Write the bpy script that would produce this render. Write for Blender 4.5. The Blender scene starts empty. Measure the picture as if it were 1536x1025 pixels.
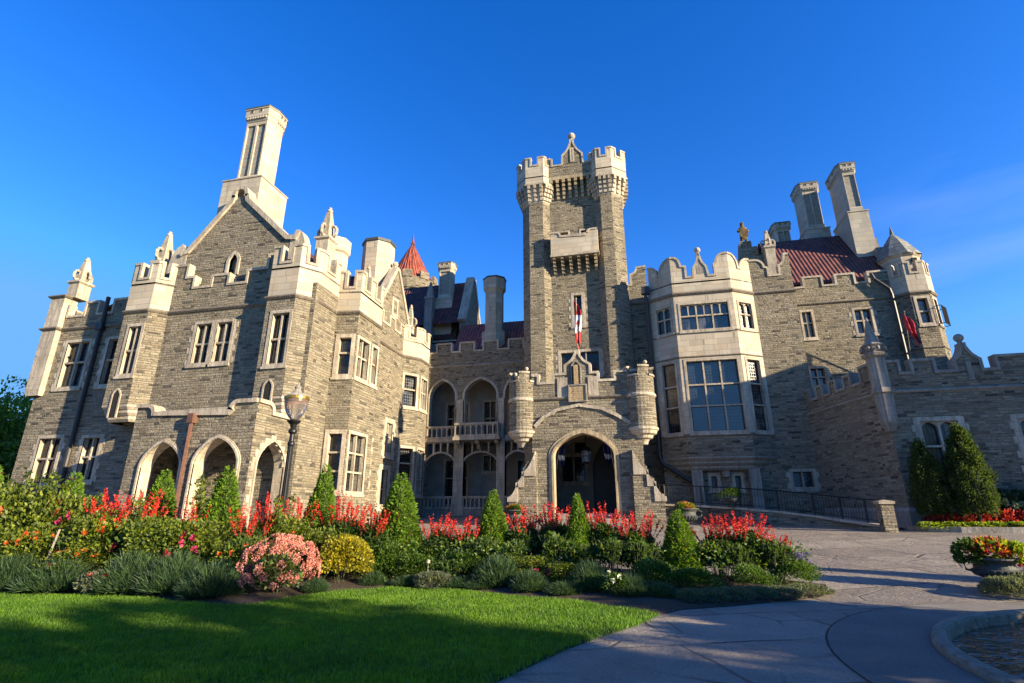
import bpy, math, random
import numpy as np
from mathutils import Vector, Matrix
from mathutils.geometry import tessellate_polygon
R = math.radians
random.seed(7)
rng = np.random.default_rng(11)
S = bpy.context.scene
COL = S.collection

# ------------------------------------------------------------------ camera, sky, sun, exposure
# building frame: x along the facades, y away from the viewer; the camera is yawed 13 degrees to the left
cd = bpy.data.cameras.new('camera'); cam = bpy.data.objects.new('camera', cd); COL.objects.link(cam)
cam.location = (0, 0, 1.6)
cam.rotation_euler = (R(90 + 17.91), 0, R(13))
cd.sensor_width = 36; cd.lens = 36 * 781 / 1536
cd.clip_start = .05; cd.clip_end = 2000
S.camera = cam

SUN_AZ = 18.0     # degrees in front of the facade plane, from the right
SUN_EL = 16.5
w = bpy.data.worlds.new("World"); S.world = w; w.use_nodes = True
nt = w.node_tree; nt.nodes.clear()
sky = nt.nodes.new('ShaderNodeTexSky'); sky.sky_type = 'NISHITA'; sky.sun_disc = False
sky.sun_elevation = R(SUN_EL)
sky.sun_rotation = R(90 + SUN_AZ)
sky.altitude = 400; sky.air_density = 1.0; sky.dust_density = .2; sky.ozone_density = 3.0
hs = nt.nodes.new('ShaderNodeHueSaturation'); hs.inputs['Hue'].default_value = .519; hs.inputs['Saturation'].default_value = 1.33; hs.inputs['Value'].default_value = 1.0
bg = nt.nodes.new('ShaderNodeBackground'); bg.inputs[1].default_value = .132
wo = nt.nodes.new('ShaderNodeOutputWorld')
dk = nt.nodes.new('ShaderNodeMix'); dk.data_type = 'RGBA'; dk.blend_type = 'DARKEN'; dk.inputs[0].default_value = 1; dk.inputs[7].default_value = (.50, 1.40, 3.0, 1)   # a clear evening has no white glow round the horizon
tc = nt.nodes.new('ShaderNodeTexCoord'); mp = nt.nodes.new('ShaderNodeMapping'); mp.inputs['Scale'].default_value = (1.2, 1.2, 7.0)
cn = nt.nodes.new('ShaderNodeTexNoise'); cn.inputs['Scale'].default_value = 1.6; cn.inputs['Detail'].default_value = 5; cn.inputs['Roughness'].default_value = .5
cr = nt.nodes.new('ShaderNodeMapRange'); cr.inputs[1].default_value = .48; cr.inputs[2].default_value = .9; cr.inputs[3].default_value = 0; cr.inputs[4].default_value = .28
dt = nt.nodes.new('ShaderNodeVectorMath'); dt.operation = 'DOT_PRODUCT'; dt.inputs[1].default_value = (.50, .80, .335)
dm = nt.nodes.new('ShaderNodeMapRange'); dm.inputs[1].default_value = .975; dm.inputs[2].default_value = .997
ml = nt.nodes.new('ShaderNodeMath'); ml.operation = 'MULTIPLY'
cx_ = nt.nodes.new('ShaderNodeMix'); cx_.data_type = 'RGBA'; cx_.inputs[7].default_value = (1.9, 2.4, 3.2, 1)      # one faint wisp low on the right
nt.links.new(tc.outputs['Generated'], mp.inputs[0]); nt.links.new(mp.outputs[0], cn.inputs['Vector']); nt.links.new(cn.outputs['Fac'], cr.inputs[0])
nt.links.new(tc.outputs['Generated'], dt.inputs[0]); nt.links.new(dt.outputs['Value'], dm.inputs[0]); nt.links.new(cr.outputs[0], ml.inputs[0]); nt.links.new(dm.outputs[0], ml.inputs[1]); nt.links.new(ml.outputs[0], cx_.inputs[0])
nt.links.new(sky.outputs[0], hs.inputs['Color']); nt.links.new(hs.outputs[0], dk.inputs[6]); nt.links.new(dk.outputs[2], cx_.inputs[6]); nt.links.new(cx_.outputs[2], bg.inputs[0]); nt.links.new(bg.outputs[0], wo.inputs[0])

sd = bpy.data.lights.new('sun', 'SUN'); sun = bpy.data.objects.new('sun', sd); COL.objects.link(sun)
sd.energy = 4.9; sd.angle = R(.5); sd.color = (1.0, .84, .58)
sdir = Vector((math.cos(R(SUN_AZ)) * math.cos(R(SUN_EL)), -math.sin(R(SUN_AZ)) * math.cos(R(SUN_EL)), math.sin(R(SUN_EL))))
sun.rotation_euler = sdir.to_track_quat('Z', 'Y').to_euler()
sun.location = (40, -10, 40)

S.view_settings.view_transform = 'Standard'; S.view_settings.look = 'None'
S.view_settings.exposure = 1.42; S.view_settings.gamma = 1.0
S.view_settings.use_curve_mapping = False
S.render.engine = 'CYCLES'
S.cycles.max_bounces = 6; S.cycles.diffuse_bounces = 3; S.cycles.glossy_bounces = 3; S.cycles.transmission_bounces = 4
S.cycles.use_adaptive_sampling = True

# ------------------------------------------------------------------ material helpers
class N:
    """tiny node-graph helper"""
    def __init__(s, name):
        s.m = bpy.data.materials.new(name); s.m.use_nodes = True
        s.t = s.m.node_tree; s.t.nodes.clear()
        s.out = s.t.nodes.new('ShaderNodeOutputMaterial')
        s.b = s.t.nodes.new('ShaderNodeBsdfPrincipled')
        s.t.links.new(s.b.outputs[0], s.out.inputs[0])
    def n(s, ty, **kw):
        x = s.t.nodes.new(ty)
        for k, v in kw.items(): setattr(x, k, v)
        return x
    def put(s, sock, v):
        if isinstance(v, bpy.types.NodeSocket): s.t.links.new(v, sock)
        else: sock.default_value = v
    def math(s, op, a, b=0.0, c=None, clamp=False):
        x = s.n('ShaderNodeMath', operation=op, use_clamp=clamp)
        s.put(x.inputs[0], a); s.put(x.inputs[1], b)
        if c is not None: s.put(x.inputs[2], c)
        return x.outputs[0]
    def vec(s, x=0., y=0., z=0.):
        c = s.n('ShaderNodeCombineXYZ')
        for i, v in enumerate((x, y, z)): s.put(c.inputs[i], v)
        return c.outputs[0]
    def sep(s, v):
        c = s.n('ShaderNodeSeparateXYZ'); s.put(c.inputs[0], v); return c.outputs
    def noise(s, vec, scale, detail=3., rough=.55, dim='3D'):
        x = s.n('ShaderNodeTexNoise', noise_dimensions=dim)
        s.put(x.inputs['Vector'], vec); x.inputs['Scale'].default_value = scale
        x.inputs['Detail'].default_value = detail; x.inputs['Roughness'].default_value = rough
        return x.outputs['Fac']
    def white(s, vec):
        x = s.n('ShaderNodeTexWhiteNoise', noise_dimensions='3D'); s.put(x.inputs['Vector'], vec); return x.outputs['Value']
    def ramp(s, f, stops, interp='LINEAR'):
        x = s.n('ShaderNodeValToRGB'); x.color_ramp.interpolation = interp
        e = x.color_ramp.elements
        while len(e) < len(stops): e.new(.5)
        for i, (p, c) in enumerate(stops):
            e[i].position = p; e[i].color = tuple(c) + (1,) if len(c) == 3 else c
        s.put(x.inputs[0], f); return x.outputs[0]
    def mix(s, f, a, b, mode='MIX'):
        x = s.n('ShaderNodeMix', data_type='RGBA', blend_type=mode)
        s.put(x.inputs[0], f)
        for i, v in ((6, a), (7, b)):
            if isinstance(v, tuple) and len(v) == 3: v = v + (1,)
            s.put(x.inputs[i], v)
        return x.outputs[2]
    def mapr(s, v, a, b, c, d, smooth=False):
        x = s.n('ShaderNodeMapRange', clamp=True)
        if smooth: x.interpolation_type = 'SMOOTHSTEP'
        s.put(x.inputs[0], v)
        for i, q in enumerate((a, b, c, d)): x.inputs[i + 1].default_value = q
        return x.outputs[0]
    def uv(s):
        return s.n('ShaderNodeTexCoord').outputs['UV']
    def obj(s):
        return s.n('ShaderNodeTexCoord').outputs['Object']
    def bump(s, h, strength=.5, dist=.05, prev=None):
        x = s.n('ShaderNodeBump'); x.inputs['Strength'].default_value = strength; x.inputs['Distance'].default_value = dist
        s.put(x.inputs['Height'], h)
        if prev is not None: s.put(x.inputs['Normal'], prev)
        return x.outputs[0]
    def done(s, color, rough=.85, normal=None, **kw):
        c = color + (1,) if isinstance(color, tuple) and len(color) == 3 else color
        s.put(s.b.inputs['Base Color'], c); s.put(s.b.inputs['Roughness'], rough)
        if normal is not None: s.put(s.b.inputs['Normal'], normal)
        for k, v in kw.items(): s.put(s.b.inputs[k.replace('_', ' ')], v)
        return s.m

def coursed(name, row, wmin, wvar, stops, bumpd, mort=(.30, .27, .22), joint=.012, wob=.05, rvar=1.3, pit=.0, stain=.3, lump=0.):
    """irregular coursed stone laid out in wall metres (uv)"""
    q = N(name); uv = q.uv(); u, v, _ = q.sep(uv)
    wv = q.math('SUBTRACT', q.noise(q.vec(q.math('MULTIPLY', u, .7), q.math('MULTIPLY', v, 2.2)), 1., 2.), .5)
    v2 = q.math('MULTIPLY_ADD', wv, wob, v)
    n1 = q.math('SUBTRACT', q.noise(q.vec(3.3, v2, 1.7), 1.5, 2.), .5)
    v3 = q.math('MULTIPLY_ADD', n1, rvar, q.math('DIVIDE', v2, row))
    rw = q.math('FLOOR', v3); fv = q.math('FRACT', v3)
    r1 = q.white(q.vec(rw, 1.5, 0.)); r2 = q.white(q.vec(rw, 7.5, 0.))
    wd = q.math('MULTIPLY_ADD', r2, wvar, wmin)
    u2 = q.math('MULTIPLY_ADD', r1, 17., q.math('DIVIDE', u, wd))
    n2 = q.math('SUBTRACT', q.noise(q.vec(u2, q.math('MULTIPLY', rw, 7.13), 0.), .9, 1.), .5)
    u3 = q.math('MULTIPLY_ADD', n2, 1.6, u2)
    cl = q.math('FLOOR', u3); fu = q.math('FRACT', u3)
    rid = q.white(q.vec(rw, cl, 3.)); rid2 = q.white(q.vec(cl, rw, 9.))
    ev = q.math('MULTIPLY', q.math('MINIMUM', fv, q.math('SUBTRACT', 1., fv)), row)
    eu = q.math('MULTIPLY', q.math('MINIMUM', fu, q.math('SUBTRACT', 1., fu)), wd)
    e = q.math('MINIMUM', ev, eu)
    gr = q.noise(uv, 14., 4., .65)
    e2 = q.math('MULTIPLY_ADD', q.math('SUBTRACT', gr, .5), joint, e)
    st = q.mapr(e2, joint * .3, joint * 1.6, 0., 1., True)
    col = q.ramp(rid, stops)
    col = q.mix(q.mapr(rid2, .55, 1., 0., .35), col, q.mix(1., col, (1.12, .95, .74), 'MULTIPLY'))
    big = q.noise(uv, .35, 4.); fine = q.noise(uv, 30., 3.)
    col = q.mix(stain, col, q.mix(1., col, q.ramp(big, [(.3, (.5, .5, .51)), (.7, (1.2, 1.16, 1.08))]), 'MULTIPLY'))
    run = q.noise(q.vec(q.math('MULTIPLY', u, 2.3), q.math('MULTIPLY', v, .16)), 1., 4., .6)
    col = q.mix(q.mapr(run, .54, .72, 0., .5), col, q.mix(1., col, (.50, .49, .48), 'MULTIPLY'))
    col = q.mix(.35, col, q.mix(1., col, q.ramp(fine, [(.3, (.5, .5, .5)), (.7, (1.35, 1.33, 1.3))]), 'MULTIPLY'))
    col = q.mix(st, mort, col)
    h = q.math('ADD', q.math('MULTIPLY', st, .45), q.math('MULTIPLY', rid2, .55))
    if lump:
        lp_ = q.noise(q.vec(q.math('MULTIPLY', u, 1.), q.math('MULTIPLY', v, 1.7)), 6.5, 4., .62)
        col = q.mix(q.math('MULTIPLY', q.mapr(lp_, .36, .30, 0., 1.), .8), col, (.045, .04, .034))  # pit shadows painted in as dark specks in the hollows
        col = q.mix(.5, col, q.mix(1., col, q.ramp(lp_, [(.35, (.62, .61, .6)), (.62, (1.28, 1.26, 1.22))]), 'MULTIPLY'))
        h = q.math('MULTIPLY_ADD', lp_, lump, h)
    h = q.math('ADD', h, q.math('MULTIPLY', gr, .5))
    nb = q.bump(h, 1.0, bumpd)
    return q.done(col, .9, nb)

M = {}
M['rubble'] = coursed('rubble_stone', .122, .2, .46,
    [(0, (.06, .053, .043)), (.07, (.13, .112, .085)), (.18, (.215, .185, .135)), (.6, (.262, .228, .168)), (1, (.335, .295, .22))], .06, mort=(.22, .19, .135), lump=1.5, rvar=2.6)
M['ashlar'] = coursed('limestone_ashlar', .36, .7, .5,
    [(0, (.43, .37, .285)), (.5, (.49, .425, .33)), (1, (.55, .485, .385))], .008, mort=(.27, .225, .165), joint=.011, wob=0., rvar=.3, stain=.45)
def trim(name, c, k=1.):
    q = N(name); uv = q.uv()
    big = q.noise(q.obj(), .8, 5., .6); f = q.noise(q.obj(), 9., 4.)
    u, v, _ = q.sep(uv)
    streak = q.noise(q.vec(q.math('MULTIPLY', u, 6.), q.math('MULTIPLY', v, .8)), 1., 3.)
    col = q.mix(1., c, q.ramp(big, [(.3, (.72, .70, .68)), (.62, (1.06, 1.05, 1.03))]), 'MULTIPLY')
    col = q.mix(.62, col, q.mix(1., col, q.ramp(streak, [(.35, (.52, .5, .48)), (.6, (1.1, 1.1, 1.1))]), 'MULTIPLY'))
    jn = q.math('MINIMUM', q.math('ABSOLUTE', q.math('SUBTRACT', q.math('FRACT', q.math('DIVIDE', u, .74)), .5)), q.math('ABSOLUTE', q.math('SUBTRACT', q.math('FRACT', q.math('DIVIDE', v, .42)), .5)))
    col = q.mix(q.mapr(jn, .012, .03, .45, 0.), col, (.14, .115, .085))
    bl = q.white(q.vec(q.math('FLOOR', q.math('ADD', q.math('DIVIDE', u, .74), .5)), q.math('FLOOR', q.math('ADD', q.math('DIVIDE', v, .42), .5)), 2.))
    col = q.mix(.5, col, q.mix(1., col, q.ramp(bl, [(0, (.78, .77, .75)), (1, (1.12, 1.1, 1.06))]), 'MULTIPLY'))
    gr_ = q.noise(q.obj(), 3.5, 6., .72)
    col = q.mix(q.mapr(gr_, .56, .72, 0., .55), col, (.17, .145, .11))
    return q.done(col, .85, q.bump(q.math('ADD', f, q.math('MULTIPLY', gr_, .8)), .7, .03))
M['trim'] = trim('limestone_trim', (.49, .425, .335))
M['trim_warm'] = trim('limestone_trim_yellowed', (.43, .345, .225))
M['trim_grey'] = trim('limestone_weathered', (.31, .285, .25))
M['trim_dark'] = trim('limestone_soiled_shaded', (.20, .17, .135))  # soiled string courses, with the moulding's shadow put into the tone
def plain(name, c, rough=.6, nz=.25, scale=6., bump=.0, **kw):
    q = N(name); o = q.obj(); f = q.noise(o, scale, 4.)
    col = q.mix(1., c, q.ramp(f, [(.3, (1 - nz,) * 3), (.7, (1 + nz,) * 3)]), 'MULTIPLY')
    return q.done(col, rough, q.bump(f, .5, bump) if bump else None, **kw)
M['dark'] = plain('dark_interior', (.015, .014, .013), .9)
M['plaster'] = plain('loggia_plaster', (.26, .235, .2), .9, .2, 1.5)
M['iron'] = plain('black_iron', (.02, .02, .022), .45, .3, 20., Metallic=.5)
M['pipe'] = plain('dark_drainpipe', (.03, .026, .025), .5, .3, 12.)
M['rust'] = plain('rusty_brown_pipe', (.13, .06, .04), .6, .3, 9.)
M['lead'] = plain('lead_cap', (.05, .055, .05), .6, .3, 5.)
M['wood'] = plain('oak_door', (.05, .03, .02), .5, .3, 6.)
M['sash'] = plain('dark_sash', (.02, .019, .018), .5)
def glassm(name, c, ior=1.7, tintvar=.6):
    q = N(name); uv = q.uv(); u, v, _ = q.sep(uv)
    a = q.math('FRACT', q.math('DIVIDE', u, .155)); b = q.math('FRACT', q.math('DIVIDE', v, .2))
    la = q.math('MINIMUM', q.math('MINIMUM', a, q.math('SUBTRACT', 1., a)), q.math('MINIMUM', b, q.math('SUBTRACT', 1., b)))
    lead = q.mapr(la, .03, .06, 1., 0.)
    cell = q.white(q.vec(q.math('FLOOR', q.math('DIVIDE', u, .155)), q.math('FLOOR', q.math('DIVIDE', v, .2)), 0.))
    pat = q.noise(q.vec(u, v, 0.), 1.1, 3.)
    col = q.mix(1., c, q.ramp(pat, [(.35, (.25, .25, .25)), (.7, (1 + tintvar,) * 3)]), 'MULTIPLY')
    oi = q.n('ShaderNodeObjectInfo').outputs['Random']
    fold = q.noise(q.vec(q.math('MULTIPLY', u, 7.), q.math('MULTIPLY_ADD', v, .35, q.math('MULTIPLY', oi, 30.)), 0.), 1., 2.)
    blk = q.noise(q.vec(q.math('MULTIPLY', u, .9), q.math('MULTIPLY_ADD', v, .8, q.math('MULTIPLY', oi, 70.)), 0.), 1., 1.)
    cur = q.math('MULTIPLY', q.mapr(blk, .5, .56, 0., 1.), q.math('GREATER_THAN', oi, .35))
    col = q.mix(q.math('MULTIPLY', cur, .8), col, q.ramp(fold, [(.35, (.03, .028, .025)), (.65, (.16, .15, .13))]))
    col = q.mix(lead, col, (.03, .03, .032))
    h = q.math('ADD', q.math('MULTIPLY', cell, .4), q.noise(q.vec(u, v, 0.), 5., 2.))
    return q.done(col, q.mix(lead, (.06, .06, .06), (.5, .5, .5)), q.bump(h, .25, .02), IOR=ior)
M['glass'] = glassm('leaded_glass', (.012, .014, .018), 1.5)
M['glass_blue'] = glassm('leaded_glass_reflecting', (.012, .02, .035), 1.9)
M['glass_pale'] = glassm('curtained_glass', (.10, .11, .12), 1.6)
def tiles(name, c0, c1):
    q = N(name); uv = q.uv(); u, v, _ = q.sep(uv)
    a = q.math('FRACT', q.math('DIVIDE', u, .26)); b = q.math('FRACT', q.math('DIVIDE', v, .36))
    rid = q.white(q.vec(q.math('FLOOR', q.math('DIVIDE', u, .26)), q.math('FLOOR', q.math('DIVIDE', v, .36)), 0.))
    col = q.mix(rid, c0, c1)
    col = q.mix(.5, col, q.mix(1., col, q.ramp(q.noise(uv, 1.2, 4.), [(.3, (.6, .6, .62)), (.7, (1.2, 1.18, 1.15))]), 'MULTIPLY'))
    rib = q.math('SINE', q.math('MULTIPLY', a, 6.2832))
    col = q.mix(q.mapr(rib, -1., -.5, .75, 0.), col, (.02, .012, .012))
    h = q.math('ADD', q.math('MULTIPLY', rib, .5), q.math('MULTIPLY', b, -.35))
    return q.done(col, .65, q.bump(h, 1., .07))
M['tile_dark'] = tiles('dark_clay_tile', (.075, .02, .018), (.17, .045, .033))
M['tile_red'] = tiles('red_clay_tile', (.25, .05, .025), (.40, .095, .045))  # brighter than the dark tile: sunlit orange-red put into the colour
M['slate'] = coursed('grey_stone_slate', .3, .3, .25, [(0, (.15, .16, .15)), (1, (.30, .30, .27))], .03, mort=(.08, .08, .08))

# ------------------------------------------------------------------ mesh builder
class MB:
    def __init__(s): s.v = []; s.f = []; s.m = []; s.uv = []; s.sm = []
    def face(s, pts, mi=0, uv=None, smooth=False):
        i = len(s.v); s.v.extend([tuple(p) for p in pts]); s.f.append(tuple(range(i, i + len(pts))))
        s.m.append(mi); s.uv.append(uv); s.sm.append(smooth)
    def box(s, x0, x1, y0, y1, z0, z1, mi=0):
        p = [(x, y, z) for z in (z0, z1) for y in (y0, y1) for x in (x0, x1)]
        for q in ((0, 2, 3, 1), (4, 5, 7, 6), (0, 1, 5, 4), (2, 6, 7, 3), (0, 4, 6, 2), (1, 3, 7, 5)): s.face([p[k] for k in q], mi)
    def fbox(s, fr, u0, u1, v0, v1, n0, n1, mi=0):
        p = [fr.P(u, v, n) for v in (v0, v1) for n in (n1, n0) for u in (u0, u1)]
        for q in ((0, 2, 3, 1), (4, 5, 7, 6), (0, 1, 5, 4), (2, 6, 7, 3), (0, 4, 6, 2), (1, 3, 7, 5)): s.face([p[k] for k in q], mi)
    def fprism(s, fr, poly, n0, n1, mi=0, caps=True, smi=None):
        """extrude a (u,v) polygon between depths n0<n1"""
        k = len(poly)
        ar = sum(poly[i][0] * poly[(i + 1) % k][1] - poly[(i + 1) % k][0] * poly[i][1] for i in range(k))
        if ar < 0: poly = poly[::-1]
        for i in range(k):
            a, b = poly[i], poly[(i + 1) % k]
            s.face([fr.P(*a, n0), fr.P(*b, n0), fr.P(*b, n1), fr.P(*a, n1)][::-1], mi if smi is None else smi)
        if caps:
            for t in tessellate_polygon([[Vector((a[0], a[1], 0)) for a in poly]]):
                q = [poly[j] for j in t]
                if (q[1][0]-q[0][0])*(q[2][1]-q[0][1])-(q[2][0]-q[0][0])*(q[1][1]-q[0][1]) < 0: q = q[::-1]
                s.face([fr.P(*a, n1) for a in q], mi); s.face([fr.P(*a, n0) for a in q[::-1]], mi)
    def fwall(s, fr, outer, holes, n=0., mi=0):
        pl = [[Vector((a[0], a[1], 0)) for a in outer]] + [[Vector((a[0], a[1], 0)) for a in h] for h in holes]
        fl = [a for p in pl for a in p]
        for t in tessellate_polygon(pl):
            q = [fl[j] for j in t]
            if (q[1][0]-q[0][0])*(q[2][1]-q[0][1])-(q[2][0]-q[0][0])*(q[1][1]-q[0][1]) < 0: q = q[::-1]
            s.face([fr.P(a[0], a[1], n) for a in q], mi)
    def reveal(s, fr, h, n0, n1, mi=0, closed=True):
        k = len(h)
        for i in range(k if closed else k - 1):
            a, b = h[i], h[(i + 1) % k]
            s.face([fr.P(*a, n1), fr.P(*b, n1), fr.P(*b, n0), fr.P(*a, n0)], mi)
    def strip(s, fr, pts, d0, d1, n0, n1, mi=0, closed=False):
        """band following a (u,v) polyline, between side offsets d0 and d1, from depth n0 to n1"""
        A = offs(pts, d0, closed); B = offs(pts, d1, closed); k = len(pts)
        for i in range(k if closed else k - 1):
            j = (i + 1) % k
            s.face([fr.P(*A[i], n1), fr.P(*A[j], n1), fr.P(*B[j], n1), fr.P(*B[i], n1)], mi)
            s.face([fr.P(*A[i], n0), fr.P(*B[i], n0), fr.P(*B[j], n0), fr.P(*A[j], n0)], mi)
            s.face([fr.P(*A[i], n0), fr.P(*A[j], n0), fr.P(*A[j], n1), fr.P(*A[i], n1)], mi)
            s.face([fr.P(*B[i], n1), fr.P(*B[j], n1), fr.P(*B[j], n0), fr.P(*B[i], n0)], mi)
        if not closed:
            for i in (0, k - 1):
                s.face([fr.P(*A[i], n0), fr.P(*A[i], n1), fr.P(*B[i], n1), fr.P(*B[i], n0)], mi)
    def sweep(s, plan, sec, mi=0, closed=False, caps=True):
        """sweep a section [(outward, z)] along a plan polyline (left to right seen from outside)"""
        rows = [[(p[0], p[1], z) for p in offs(plan, -n, closed)] for n, z in sec]; k = len(plan)
        for a, b in zip(rows[:-1], rows[1:]):
            for i in range(k if closed else k - 1):
                j = (i + 1) % k
                s.face([a[i], a[j], b[j], b[i]], mi)
        if caps and not closed and len(sec) > 2:
            for i in (0, k - 1): s.face([r[i] for r in rows], mi)
    def prism(s, poly, z0, z1, mi=0):
        k = len(poly)
        for i in range(k):
            a, b = poly[i], poly[(i + 1) % k]
            s.face([(a[0], a[1], z0), (b[0], b[1], z0), (b[0], b[1], z1), (a[0], a[1], z1)], mi)
        for t in tessellate_polygon([[Vector((a[0], a[1], 0)) for a in poly]]):
            s.face([(poly[j][0], poly[j][1], z1) for j in t], mi); s.face([(poly[j][0], poly[j][1], z0) for j in t], mi)
    def lathe(s, prof, c=(0, 0, 0), seg=16, mi=0, smooth=True, sx=1., sy=1., ph=0.):
        ring = [[(c[0] + r * sx * math.cos(2 * math.pi * k / seg + ph), c[1] + r * sy * math.sin(2 * math.pi * k / seg + ph), c[2] + z) for k in range(seg)] for r, z in prof]
        rm = max(r for r, z in prof)
        for (a, b, pa, pb) in zip(ring[:-1], ring[1:], prof[:-1], prof[1:]):
            for k in range(seg):
                j = (k + 1) % seg
                u0 = 2 * math.pi * k / seg * rm; u1 = 2 * math.pi * (k + 1) / seg * rm
                s.face([a[k], a[j], b[j], b[k]], mi, [(u0, pa[1]), (u1, pa[1]), (u1, pb[1]), (u0, pb[1])], smooth)
    def ball(s, c, r, mi=0, seg=12, sz=1.):
        s.lathe([(max(1e-4, r * math.sin(math.pi * i / 8)), -r * sz * math.cos(math.pi * i / 8)) for i in range(9)], c, seg, mi)
    def tube(s, pts, r, mi=0, seg=8, smooth=True):
        pts = [Vector(p) for p in pts]; rs = r if isinstance(r, (list, tuple)) else [r] * len(pts); rings = []
        for i, p in enumerate(pts):
            d = (pts[min(i + 1, len(pts) - 1)] - pts[max(i - 1, 0)]).normalized()
            a = d.cross(Vector((0, 0, 1)) if abs(d.z) < .9 else Vector((1, 0, 0))).normalized(); b = d.cross(a)
            rings.append([p + (a * math.cos(2 * math.pi * k / seg) + b * math.sin(2 * math.pi * k / seg)) * rs[i] for k in range(seg)])
        for a, b in zip(rings[:-1], rings[1:]):
            for k in range(seg): s.face([a[k], a[(k + 1) % seg], b[(k + 1) % seg], b[k]], mi, None, smooth)
        s.face(rings[0][::-1], mi); s.face(rings[-1], mi)
    def build(s, name, mats, parent=None, label=None, world=True):
        me = bpy.data.meshes.new(name); me.from_pydata(s.v, [], s.f)
        mats = mats if isinstance(mats, (list, tuple)) else [mats]
        for m in mats: me.materials.append(m)
        me.polygons.foreach_set('material_index', s.m); me.polygons.foreach_set('use_smooth', s.sm)
        ul = me.uv_layers.new(name='UVMap'); data = np.zeros(2 * len(me.loops), np.float32); k = 0
        for p, uv in zip(s.f, s.uv):
            if uv is None:
                q = [Vector(s.v[i]) for i in p]; nrm = Vector((0, 0, 0))
                for i in range(1, len(q) - 1): nrm += (q[i] - q[0]).cross(q[i + 1] - q[0])
                if nrm.length < 1e-12: nrm = Vector((0, 0, 1))
                nrm.normalize()
                if abs(nrm.z) > .97: uv = [(a.x, a.y) for a in q]
                else:
                    t = Vector((0, 0, 1)).cross(nrm).normalized(); b = nrm.cross(t)
                    if b.z < 0: b = -b
                    uv = [(a.dot(t), a.dot(b)) for a in q]
            for a in uv: data[k] = a[0]; data[k + 1] = a[1]; k += 2
        ul.data.foreach_set('uv', data); me.update()
        o = bpy.data.objects.new(name, me); COL.objects.link(o)
        if parent is not None:
            o.parent = parent
            if world and parent.type == 'EMPTY': o.matrix_parent_inverse = Matrix.LocRotScale(parent.location, parent.rotation_euler, parent.scale).inverted()
        if label: o['label'] = label
        return o

def offs(pts, d, closed=False):
    """mitred 2-D offset; positive d = left of the direction of travel"""
    if abs(d) < 1e-9: return [tuple(p) for p in pts]
    k = len(pts); out = []
    def nrm(a, b):
        x, y = b[0] - a[0], b[1] - a[1]; l = math.hypot(x, y) or 1e-9
        return (-y / l, x / l)
    for i in range(k):
        ns = []
        if i > 0 or closed: ns.append(nrm(pts[i - 1], pts[i]))
        if i < k - 1 or closed: ns.append(nrm(pts[i], pts[(i + 1) % k]))
        if len(ns) == 1: m = ns[0]
        else:
            m = (ns[0][0] + ns[1][0], ns[0][1] + ns[1][1]); l2 = m[0] ** 2 + m[1] ** 2
            m = (ns[0]) if l2 < .05 else (2 * m[0] / l2, 2 * m[1] / l2)
        out.append((pts[i][0] + m[0] * d, pts[i][1] + m[1] * d))
    return out

class Fr:
    """wall frame: u along the wall (left to right seen from outside), v = height, n = outward"""
    def __init__(s, O, U):
        l = math.hypot(*U); s.O = O; s.U = (U[0] / l, U[1] / l); s.Nn = (s.U[1], -s.U[0])
    def P(s, u, v, n=0.): return (s.O[0] + s.U[0] * u + s.Nn[0] * n, s.O[1] + s.U[1] * u + s.Nn[1] * n, v)
def front(y): return Fr((0, y), (1, 0))
def right(x): return Fr((x, 0), (0, 1))
def seg(a, b): return Fr(a, (b[0] - a[0], b[1] - a[1])), math.hypot(b[0] - a[0], b[1] - a[1])

def rect(u0, u1, v0, v1): return [(u0, v0), (u1, v0), (u1, v1), (u0, v1)]
def arch(u0, u1, v0, vs, va, n=9, k=.55):
    """four-centred arch outline from the left foot over the apex to the right foot"""
    c = (u0 + u1) / 2; hw = (u1 - u0) / 2; top = []
    for i in range(2 * n + 1):
        x = -math.cos(math.pi * i / (2 * n))
        top.append((c + hw * x, vs + (va - vs) * (k * math.sqrt(max(0, 1 - x * x)) + (1 - k) * (1 - abs(x)))))
    return [(u0, v0)] + top + [(u1, v0)]

def thing(name, label, cat, loc=(0, 0, 0), rz=0., group=None):
    o = bpy.data.objects.new(name, None); COL.objects.link(o); o.empty_display_size = .3
    o.location = loc; o.rotation_euler = (0, 0, rz); return tag(o, label, cat, group)
def tag(o, label, cat, group=None):
    o['label'] = label; o['category'] = cat
    if group: o['group'] = group
    return o
def struct(o, kind='structure', label=None):
    o['kind'] = kind
    if label: o['label'] = label
    return o
# ================================================================== the castle
CA = thing('castle', 'grey stone castle with battlements, central square tower, tall chimneys and red tiled roofs', 'castle', (-3, 30, 0))
def part(name, mb, mats, label=None, parent=None): return mb.build(name, mats, parent or CA, label)
M['rubble_grey'] = coursed('grey_brick', .1, .2, .2, [(0, (.22, .205, .18)), (1, (.33, .305, .265))], .015)
M['ashlar_grey'] = coursed('grey_ashlar', .36, .6, .5, [(0, (.36, .33, .28)), (.5, (.41, .375, .315)), (1, (.46, .42, .355))], .008, mort=(.25, .22, .18), joint=.01, wob=0., rvar=.3, stain=.45)
RUB, ASH, TRM = M['rubble'], M['ashlar'], M['trim']

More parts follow.
